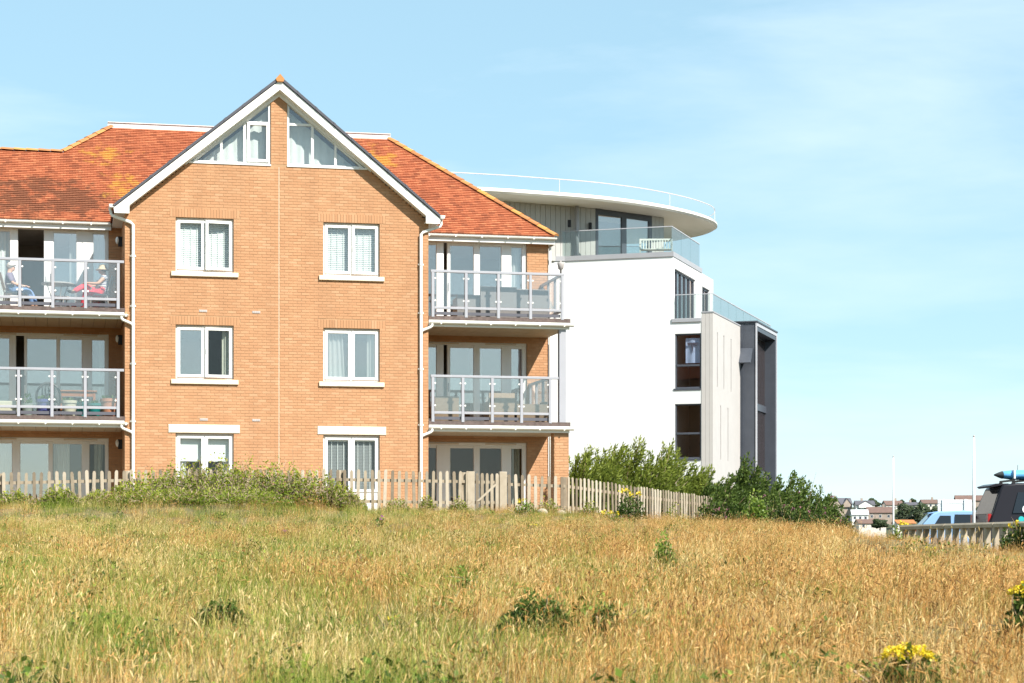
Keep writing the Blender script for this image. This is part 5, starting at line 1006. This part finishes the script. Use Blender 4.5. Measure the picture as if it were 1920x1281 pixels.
def plume_shrub(px, Y, ytop, wpx, label, m='tamarisk', n=105, lean=.45, ll=.12, lw=.018, group='feathery shrubs behind the fence', zb=None, per=85):
    x = at(px, Y); zb = terrain(x, Y) if zb is None else zb; H_ = EYE + (HOR-ytop)/F*Y - zb; w = wpx/F*Y/2
    o = empty('tamarisk_shrub', (x, Y, zb), 0, label, 'shrub', group); br = MB(); fo = MB()
    for k in range(n):
        t = random.uniform(0, 6.28); q = math.sqrt(random.random()); tip = Vector((w*q*math.cos(t) + lean*random.uniform(.2, 1), w*.7*q*math.sin(t), H_*(1 - .55*q*q)*random.uniform(.62, 1.04)))
        base = Vector((tip.x*.25-.1, tip.y*.25, 0)); mid = base.lerp(tip, .55) + Vector((-.12, 0, .12*H_)); 
        if k % 3 == 0: br.tube([base, mid, tip], [.022, .014, .004], 4, random.random(), cap=False)
        for i in range(per):
            u = random.uniform(.30, 1.0); c = base.lerp(mid, u*2) if u < .5 else mid.lerp(tip, u*2-1); sp = .16*(1.15-u)+.04; c = c + rv()*sp*random.random()
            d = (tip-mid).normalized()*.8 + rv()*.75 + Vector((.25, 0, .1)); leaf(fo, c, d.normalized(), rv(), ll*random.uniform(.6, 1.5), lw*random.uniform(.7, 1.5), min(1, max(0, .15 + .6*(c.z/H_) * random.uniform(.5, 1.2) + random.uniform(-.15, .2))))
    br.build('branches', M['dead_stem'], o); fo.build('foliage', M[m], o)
TS = [(1082, 58.5, 832, 110, 'feathery tamarisk right beside the brick pillar'), (1135, 60, 822, 120, 'feathery tamarisk second from the brick pillar'), (1190, 61, 824, 120, 'windswept tamarisk at middle of hedge before white wall'), (1245, 62, 830, 120, 'tamarisk with pale thin crown below the wing window'), (1300, 62, 868, 110, 'low tamarisk below the beige fin'), (1110, 57.5, 850, 120, 'front tamarisk of the hedge behind the fence corner'), (1215, 59.5, 858, 140, 'low front tamarisk behind middle of the receding fence')]
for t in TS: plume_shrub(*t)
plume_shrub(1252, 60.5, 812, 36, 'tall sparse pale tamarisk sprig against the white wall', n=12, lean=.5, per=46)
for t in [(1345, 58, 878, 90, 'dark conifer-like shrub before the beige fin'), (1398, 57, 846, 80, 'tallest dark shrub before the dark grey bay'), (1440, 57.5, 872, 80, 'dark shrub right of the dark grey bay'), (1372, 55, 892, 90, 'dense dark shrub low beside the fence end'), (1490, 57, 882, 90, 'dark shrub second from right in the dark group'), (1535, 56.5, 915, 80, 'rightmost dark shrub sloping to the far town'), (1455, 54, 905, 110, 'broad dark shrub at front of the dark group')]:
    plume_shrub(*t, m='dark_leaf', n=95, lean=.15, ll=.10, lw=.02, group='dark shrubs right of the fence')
def leafy(name, px, Y, ytop, wpx, label, m, cat='shrub', n=2600, ls=.05, group=None, stems=20, stem_m='dead_stem', flat=1.0, flowers=None, dry=0):
    x = at(px, Y); zb = terrain(x, Y); H_ = max(.15, EYE + (HOR-ytop)/F*Y - zb); w = wpx/F*Y/2; o = empty(name, (x, Y, zb), 0, label, cat, group); fo = MB(); br = MB(); ph = random.uniform(0, 6)
    def top(a, q): return H_*(1-.75*q**2.2)*(.78+.2*math.sin(a*3+ph+q*4)+.17*math.sin(a*7+ph*2+q*9)+.08*math.sin(a*15+ph*3))
    for i in range(n):
        a = random.uniform(0, 6.28); q = math.sqrt(random.random())*1.02; tz = top(a, q); z = tz*(1-random.random()**2.0*.85); c = Vector((w*q*math.cos(a), w*.55*q*math.sin(a), z)) + rv()*.03; d = (rv() + Vector((0, 0, .5)) + Vector((math.cos(a), math.sin(a), 0))*.5*q).normalized()
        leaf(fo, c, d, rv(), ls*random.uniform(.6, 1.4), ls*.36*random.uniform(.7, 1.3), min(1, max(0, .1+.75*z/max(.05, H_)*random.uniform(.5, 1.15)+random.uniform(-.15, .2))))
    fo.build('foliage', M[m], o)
    for i in range(stems):
        a = random.uniform(0, 6.28); q = random.random()**.5; b = Vector((w*q*math.cos(a)*.7, w*.4*q*math.sin(a), 0)); e_ = Vector((w*q*math.cos(a)*1.05 + random.gauss(0, .12), w*.55*q*math.sin(a), top(a, q)*random.uniform(.8, 1.25))); mm = b.lerp(e_, .6) + Vector((random.gauss(0, .08), 0, .08)); br.tube([b, mm, e_], [.006, .005, .002], 4, random.random(), cap=False)
    for i in range(dry):
        a = random.uniform(0, 6.28); q = random.random()**.5; c = Vector((w*q*math.cos(a), w*.55*q*math.sin(a), top(a, q)*random.uniform(.6, 1.02))); leaf(br, c, (rv()+Vector((0, 0, .4))).normalized(), rv(), random.uniform(.05, .22), .005, random.random())
    if br.v: tag(br.build('stems', M[stem_m], o), kind='stuff')
    if flowers:
        fm, nf, fs = flowers; fl = MB()
        for i in range(nf):
            a = random.uniform(0, 6.28); q = random.random()**.6; c = Vector((w*q*math.cos(a), w*.5*q*math.sin(a), top(a, q)*random.uniform(.9, 1.06)))
            if name == 'ragwort': c = Vector((w*.8*q*math.cos(a), w*.5*q*math.sin(a), H_*(1.04-.14*q*q+.04*math.sin(a*4+ph))+random.gauss(0, .008)))
            for k in range(9): leaf(fl, c + rv()*fs*.5, (rv()+Vector((0, 0, .6))).normalized(), rv(), fs*.5, fs*.3, random.random())
        tag(fl.build('flowers', M[fm], o), kind='stuff')
    return o
G = 'bramble bushes in front of the house'
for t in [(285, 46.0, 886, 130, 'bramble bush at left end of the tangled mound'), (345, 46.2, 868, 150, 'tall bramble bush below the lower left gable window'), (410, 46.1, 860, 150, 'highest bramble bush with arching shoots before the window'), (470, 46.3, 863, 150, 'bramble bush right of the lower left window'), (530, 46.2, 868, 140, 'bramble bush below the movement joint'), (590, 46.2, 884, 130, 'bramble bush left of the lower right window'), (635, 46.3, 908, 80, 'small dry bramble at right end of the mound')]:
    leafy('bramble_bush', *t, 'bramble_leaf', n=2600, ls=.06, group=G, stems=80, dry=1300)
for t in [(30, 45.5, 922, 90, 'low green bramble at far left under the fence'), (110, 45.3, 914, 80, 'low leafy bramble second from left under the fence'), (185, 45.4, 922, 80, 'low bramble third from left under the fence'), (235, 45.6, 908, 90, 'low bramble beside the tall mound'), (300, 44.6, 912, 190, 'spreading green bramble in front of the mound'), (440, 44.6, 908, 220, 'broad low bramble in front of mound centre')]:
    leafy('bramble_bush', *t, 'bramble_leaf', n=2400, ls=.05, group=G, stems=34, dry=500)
G = 'leafy mallow bushes by the fence end'
for t in [(1350, 47.5, 925, 100, 'mallow bush at the end of the receding fence'), (1440, 47, 925, 110, 'mallow bush with pink flower spikes in front of dark shrubs'), (1510, 46.5, 915, 110, 'mallow bush near the right end of the shrubs'), (1560, 45, 945, 90, 'low mallow bush at right end next to the far town')]:
    leafy('mallow_bush', *t, 'dark_leaf', n=2400, ls=.07, group=G, stems=30, flowers=('mallow_pink', 14, .06), dry=120)
leafy('weed_plant', 1415, 43, 925, 52, 'tall bright green weed in front of the mallow bushes', 'bright_leaf', 'plant', n=1300, ls=.06, stems=10)
def ragwort(px, Y, ytop, wpx, label, nf=18, fs=.075, n=900):
    return leafy('ragwort', px, Y, ytop, wpx, label, 'dark_leaf' if n > 700 else 'bright_leaf', 'plant', n=n, ls=.055, group='yellow ragwort plants', stems=14, flowers=('ragwort_yellow', nf, fs))
ragwort(1181, 44, 922, 58, 'bushy ragwort with yellow flowers before the receding fence', 9); ragwort(1142, 43.5, 962, 40, 'small ragwort left of the bushy one by the fence', 7, n=200); ragwort(1702, 12.4, 1222, 130, 'ragwort with large yellow flower head at bottom right', 110, .032, 701); ragwort(1928, 16, 1102, 90, 'tall ragwort with yellow flowers at right edge', 70, .035, 1300)
ragwort(1905, 33, 985, 60, 'ragwort growing by the timber rail at right edge', 8, .06, 800); ragwort(1690, 38, 985, 50, 'small ragwort left of the timber rail end', 6, n=400); ragwort(1745, 28, 1030, 26, 'single small ragwort in the dry grass right of centre', 4, .05, 120); ragwort(735, 17.5, 1160, 30, 'tiny yellow ragwort in the foreground grass left of centre', 4, .025, 60)
ragwort(985, 45, 938, 36, 'small yellow flowered weed right of the garden gate', 5, .05, 300); ragwort(1000, 36, 995, 24, 'small yellow flower in the grass below the gate', 3, .04, 80)
leafy('low_bush', 1003, 17.4, 1120, 140, 'round dark green low bush in the middle of the meadow', 'dark_leaf', 'bush', n=5200, ls=.03, stems=6); leafy('low_bush', 1135, 17.2, 1136, 60, 'smaller green tuft right of the round low bush', 'dark_leaf', 'bush', n=1500, ls=.03, stems=4)
leafy('weed_plant', 1243, 26, 1005, 42, 'upright green weed standing in dry grass right of centre', 'bright_leaf', 'plant', n=500, ls=.05, stems=8); leafy('weed_plant', 870, 21, 1062, 22, 'thin green weed in the meadow centre', 'bright_leaf', 'plant', n=220, ls=.05, stems=4); leafy('low_bush', 415, 18.3, 1128, 95, 'dark green tuft in the left foreground meadow', 'dark_leaf', 'bush', n=2000, ls=.032, stems=6)
for i, (px, yt, w_, lb) in enumerate([(668, 928, 40, 'low weed at fence foot below the lower right window'), (745, 934, 50, 'spreading weed at fence foot right of the lower right window'), (800, 930, 30, 'thin weed at fence foot below the right downpipe'), (860, 936, 36, 'weed at the left gate post'), (1030, 936, 44, 'low weed at fence foot under the house corner'), (1105, 938, 40, 'green weed at the bend of the fence'), (1262, 946, 50, 'weed at fence foot beyond the bushy ragwort')]):
    leafy('weed_plant', px, 46.2 + (2.0 if px > 1000 else 0) + (2.2 if px > 1200 else 0), yt, w_, lb, 'bramble_leaf', 'plant', n=420, ls=.05, stems=16, dry=160, group='weeds along the fence')
for px, Y, yt, lb in ((536, 34, 992, 'purple thistle flower left of centre in the meadow'), (674, 27, 1033, 'purple thistle flower in the middle meadow'), (712, 37, 968, 'purple thistle below the lower right window')):
    leafy('thistle', px, Y, yt, 14, lb, 'dark_leaf', 'plant', n=60, ls=.05, stems=1, flowers=('thistle_purple', 2, .05), group='purple thistles')

# ---------------------------------------------------------------- meadow grass
leafmat('grass_dry', (0.11, 0.042, 0.010), (0.82, 0.52, 0.21), .2, .6, mid=(0.50, 0.25, 0.062), inst=.5); leafmat('grass_green', (0.035, 0.07, 0.006), (0.46, 0.44, 0.11), .25, .6, mid=(0.19, 0.25, 0.027), inst=.5); leafmat('grass_straw', (0.11, 0.075, 0.014), (0.88, 0.68, 0.34), .2, .6, mid=(0.50, 0.355, 0.10), inst=.5)
def tuft(m, nst, nbl, h, rad, head, wind=.06, bl=.3, seed=0, flop=0.0):
    """one tuft: nst seed-headed stems and nbl blades"""
    r_ = random.Random(seed); mb = MB()
    def rib(b, d, hgt, w, bend, tone, seg=3):
        P = []; s = Vector((-d.y, d.x, 0)).normalized() if (abs(d.x)+abs(d.y)) > 1e-5 else Vector((1, 0, 0)); yaw = r_.uniform(0, 3.14); s = Vector((math.cos(yaw), math.sin(yaw), 0))
        for i in range(seg+1): u = i/seg; P.append(b + Vector((0, 0, hgt*u*(1-.25*bend*u))) + d*(hgt*bend*u*u))
        V = []
        for i, p in enumerate(P): ww = w*(1-.8*(i/seg)); V += [p-s*ww, p+s*ww]
        mb.add(V, [(2*i, 2*i+1, 2*i+3, 2*i+2) for i in range(seg)], tone); return P
    for i in range(nbl):
        a = r_.uniform(0, 6.28); q = rad*math.sqrt(r_.random()); t = r_.uniform(0, 6.28); rib(Vector((q*math.cos(a), q*math.sin(a), -.02)), Vector((math.cos(t)+wind*2, math.sin(t), 0)).normalized(), bl*r_.uniform(.5, 1.3), r_.uniform(.0015, .0032), r_.uniform(.05, .5), r_.random())
    for i in range(nst):
        a = r_.uniform(0, 6.28); q = rad*math.sqrt(r_.random()); t = r_.uniform(0, 6.28); tone = r_.uniform(.1, 1); P = rib(Vector((q*math.cos(a), q*math.sin(a), -.02)), Vector((math.cos(t)+wind*3, math.sin(t), 0)), h*r_.uniform(.55, 1.25), .0016, r_.uniform(.02, .4)+flop*r_.random(), tone)
        d = (P[-1]-P[-2]).normalized(); L_, w = head[0]*r_.uniform(.6, 1.35), head[1]*r_.uniform(.7, 1.4); dro = Vector((d.x*.8+wind, d.y*.8, -.35))*r_.uniform(0, .7)
        mb.tube([P[-1]-d*L_*.1, P[-1]+d*L_*.25+dro*L_*.05, P[-1]+d*L_*.6+dro*L_*.25, P[-1]+d*L_*.9+dro*L_*.7], [w*.25, w, w*.75, w*.1], 4, min(1, max(0, tone+r_.uniform(-.25, .25))), cap=False)
    ob = bpy.data.objects.new('tuft', mb.mesh(M[m])); return ob
def noise2(x, y, s, ph=0): return .5 + .25*(math.sin(x*s*1.3+ph+1.7*math.sin(y*s*.7+ph)) + math.sin(y*s*1.1-ph*2+1.3*math.sin(x*s*.9)))
def field(name, label, protos, pts):
    """one object: a cloud of points, a tuft set on each"""
    P = np.array([p[0] for p in pts], dtype=np.float32); me = bpy.data.meshes.new(name); me.from_pydata(P.tolist(), [], [])
    for nm, ty, dat in (('gs', 'FLOAT', [p[1] for p in pts]), ('gi', 'INT', [p[3] for p in pts])): at_ = me.attributes.new(nm, ty, 'POINT'); at_.data.foreach_set('value', np.array(dat, dtype=np.float32 if ty == 'FLOAT' else np.int32))
    at_ = me.attributes.new('gr', 'FLOAT_VECTOR', 'POINT'); at_.data.foreach_set('vector', np.array([p[2] for p in pts], dtype=np.float32).ravel())
    o = link(name, me); tag(o, label, 'grass', kind='stuff'); col = bpy.data.collections.new(name+'_tufts')
    for t in protos: col.objects.link(t)
    ng = bpy.data.node_groups.new(name, 'GeometryNodeTree'); ng.interface.new_socket('Geometry', in_out='INPUT', socket_type='NodeSocketGeometry'); ng.interface.new_socket('Geometry', in_out='OUTPUT', socket_type='NodeSocketGeometry')
    N = ng.nodes.new; gi, go, ci, ip = N('NodeGroupInput'), N('NodeGroupOutput'), N('GeometryNodeCollectionInfo'), N('GeometryNodeInstanceOnPoints'); ci.inputs['Collection'].default_value = col; ci.inputs['Separate Children'].default_value = True; ci.inputs['Reset Children'].default_value = True; ip.inputs['Pick Instance'].default_value = True
    def na(n_, ty): q = N('GeometryNodeInputNamedAttribute'); q.data_type = ty; q.inputs['Name'].default_value = n_; return [s for s in q.outputs if s.enabled and s.name == 'Attribute'][0]
    k = ng.links.new; k(gi.outputs[0], ip.inputs['Points']); k(ci.outputs[0], ip.inputs['Instance']); k(na('gs', 'FLOAT'), ip.inputs['Scale']); k(na('gr', 'FLOAT_VECTOR'), ip.inputs['Rotation']); k(na('gi', 'INT'), ip.inputs['Instance Index']); k(ip.outputs[0], go.inputs[0])
    md = o.modifiers.new('tufts', 'NODES'); md.node_group = ng; return o
pd = [tuft('grass_dry', 46, 60, (.36, .30, .40, .26, .34)[i], .32, ((.06, .0036), (.045, .0032), (.075, .0042), (.05, .0036), (.04, .0042))[i], bl=.22, seed=i) for i in range(5)]
pg = [tuft('grass_green', (6, 12, 3, 9)[i], 150, .32, .32, (.05, .003), bl=(.22, .27, .18, .24)[i], seed=20+i) for i in range(4)]
ps = [tuft('grass_straw', (30, 10, 36, 22)[i], (80, 30, 90, 80)[i], (.34, .52, .26, .40)[i], .32, ((.05, .0034), (.06, .0032), (.04, .003), (.06, .0038))[i], bl=.25, seed=40+i) for i in range(4)]
CLEAR = [(1003, 17.4, .42), (1135, 17.2, .2), (415, 18.3, .3), (1243, 26, .2), (870, 21, .15), (735, 17.5, .1), (1745, 28, .15), (1181, 44, .5), (1415, 43, .5), (674, 27, .12), (536, 34, .12), (1905, 33, .5)]
dry, grn, stw, wee = [], [], [], []
Yc = 11.5
while Yc < 58:
    stp = .30 if Yc < 24 else .36; half = Yc*.246*1.22 + 1.5; X = -half
    while X < half:
        x, y = X + random.uniform(-.2, .2), Yc + random.uniform(-.2, .2); X += stp*1.05
        fy = 46.0 + (x+12.5)*.19
        if y > fy + 1.0 and x < 1.6: continue
        if x >= 1.6 and y > 50 + (x-1.3)*1.3 and x < 6: continue
        if x > 6 and y > 44: continue
        if any(abs(x-at(cp, cY)) < cr_ and -1.6 < y-cY < .3 and random.random() < .8 for cp, cY, cr_ in CLEAR): continue
        if noise2(x, y*.7, 3.1, 2.0) < .22 and random.random() < .55: continue
        z = terrain(x, y); pxl = 960 + x/y*F; right = smooth((pxl-650)/800); n1 = noise2(x, y*.5, .9, 1.0); n2 = noise2(x, y*.6, 2.1, 4.0)
        wd = .16 + .75*right + .5*(n1-.5); wg = .50*(1-right*.8) + 1.5*(n2-.5)*(1-right*.5) + 1.0*max(0, noise2(x, y*.8, 3.7, 9.0)-.72) + (.3 if y > 40 and x < 2 else 0); ws = .38 + .3*(.5-n1)
        wd, wg, ws = max(.03, wd), max(.03, wg), max(.03, ws); q = random.random()*(wd+wg+ws); sc = random.uniform(.6, 1.2)*(1.0 - .55*smooth((y-24)/20))*(.5 if pxl > 1600 and y > 26 else 1)*(1 + .9*max(0, noise2(x, y, 1.9, 6.0)-.45)*smooth((y-30)/10)) * (1.7 if 42.5 < y < 45.6 and x < -2.5 and random.random() < .6 else 1); rot = (random.gauss(0, .06), random.gauss(.04, .06), random.uniform(-1.2, 1.2))
        if random.random() < (.10 + .5*max(0, noise2(x, y*.7, 2.6, 12.0)-.5))*(1-.55*right): wee.append(((x, y, z), random.uniform(.5, 1.3)*(1-.4*smooth((y-24)/20)), (0, 0, random.uniform(0, 6.28)), random.randrange(4)))
        (dry if q < wd else grn if q < wd+wg else stw).append(((x, y, z), sc, rot, random.randrange(5 if q < wd else 4)))
    Yc += stp
def herb(seed):
    r_ = random.Random(seed); mb = MB()
    for i in range(60):
        a = r_.uniform(0, 6.28); q = .22*math.sqrt(r_.random()); z = r_.uniform(.02, .20)*(1.15-q*3); t = r_.uniform(0, 6.28); d = Vector((math.cos(t), math.sin(t), r_.uniform(.1, 1.1))).normalized(); l = r_.uniform(.03, .08)
        leaf(mb, Vector((q*math.cos(a), q*math.sin(a), max(0, z))), d, Vector((r_.gauss(0, .4), r_.gauss(0, .4), 1)).normalized(), l, l*.28, r_.random())
    return bpy.data.objects.new('herb', mb.mesh(M['herb_leaf']))
leafmat('herb_leaf', (0.03, 0.06, 0.008), (0.24, 0.30, 0.04), .3, mid=(0.10, 0.16, 0.02), inst=.6)
field('meadow_weeds', 'low broad-leaved green weeds scattered between the grasses', [herb(70+i) for i in range(4)], wee)
for i in range(3): pd[i] = tuft('grass_dry', 34, 70, .34, .34, (.05, .0034), wind=(.25, -.2, .1)[i], bl=.3, seed=90+i, flop=(.9, .7, 0)[i])
field('dry_meadow_grass', 'dry orange-brown seeding grass covering the meadow, thickest at right', pd, dry); field('green_meadow_grass', 'green grass growing through the meadow, thickest at left', pg, grn); field('straw_meadow_grass', 'pale straw-coloured grass mixed through the meadow', ps, stw)
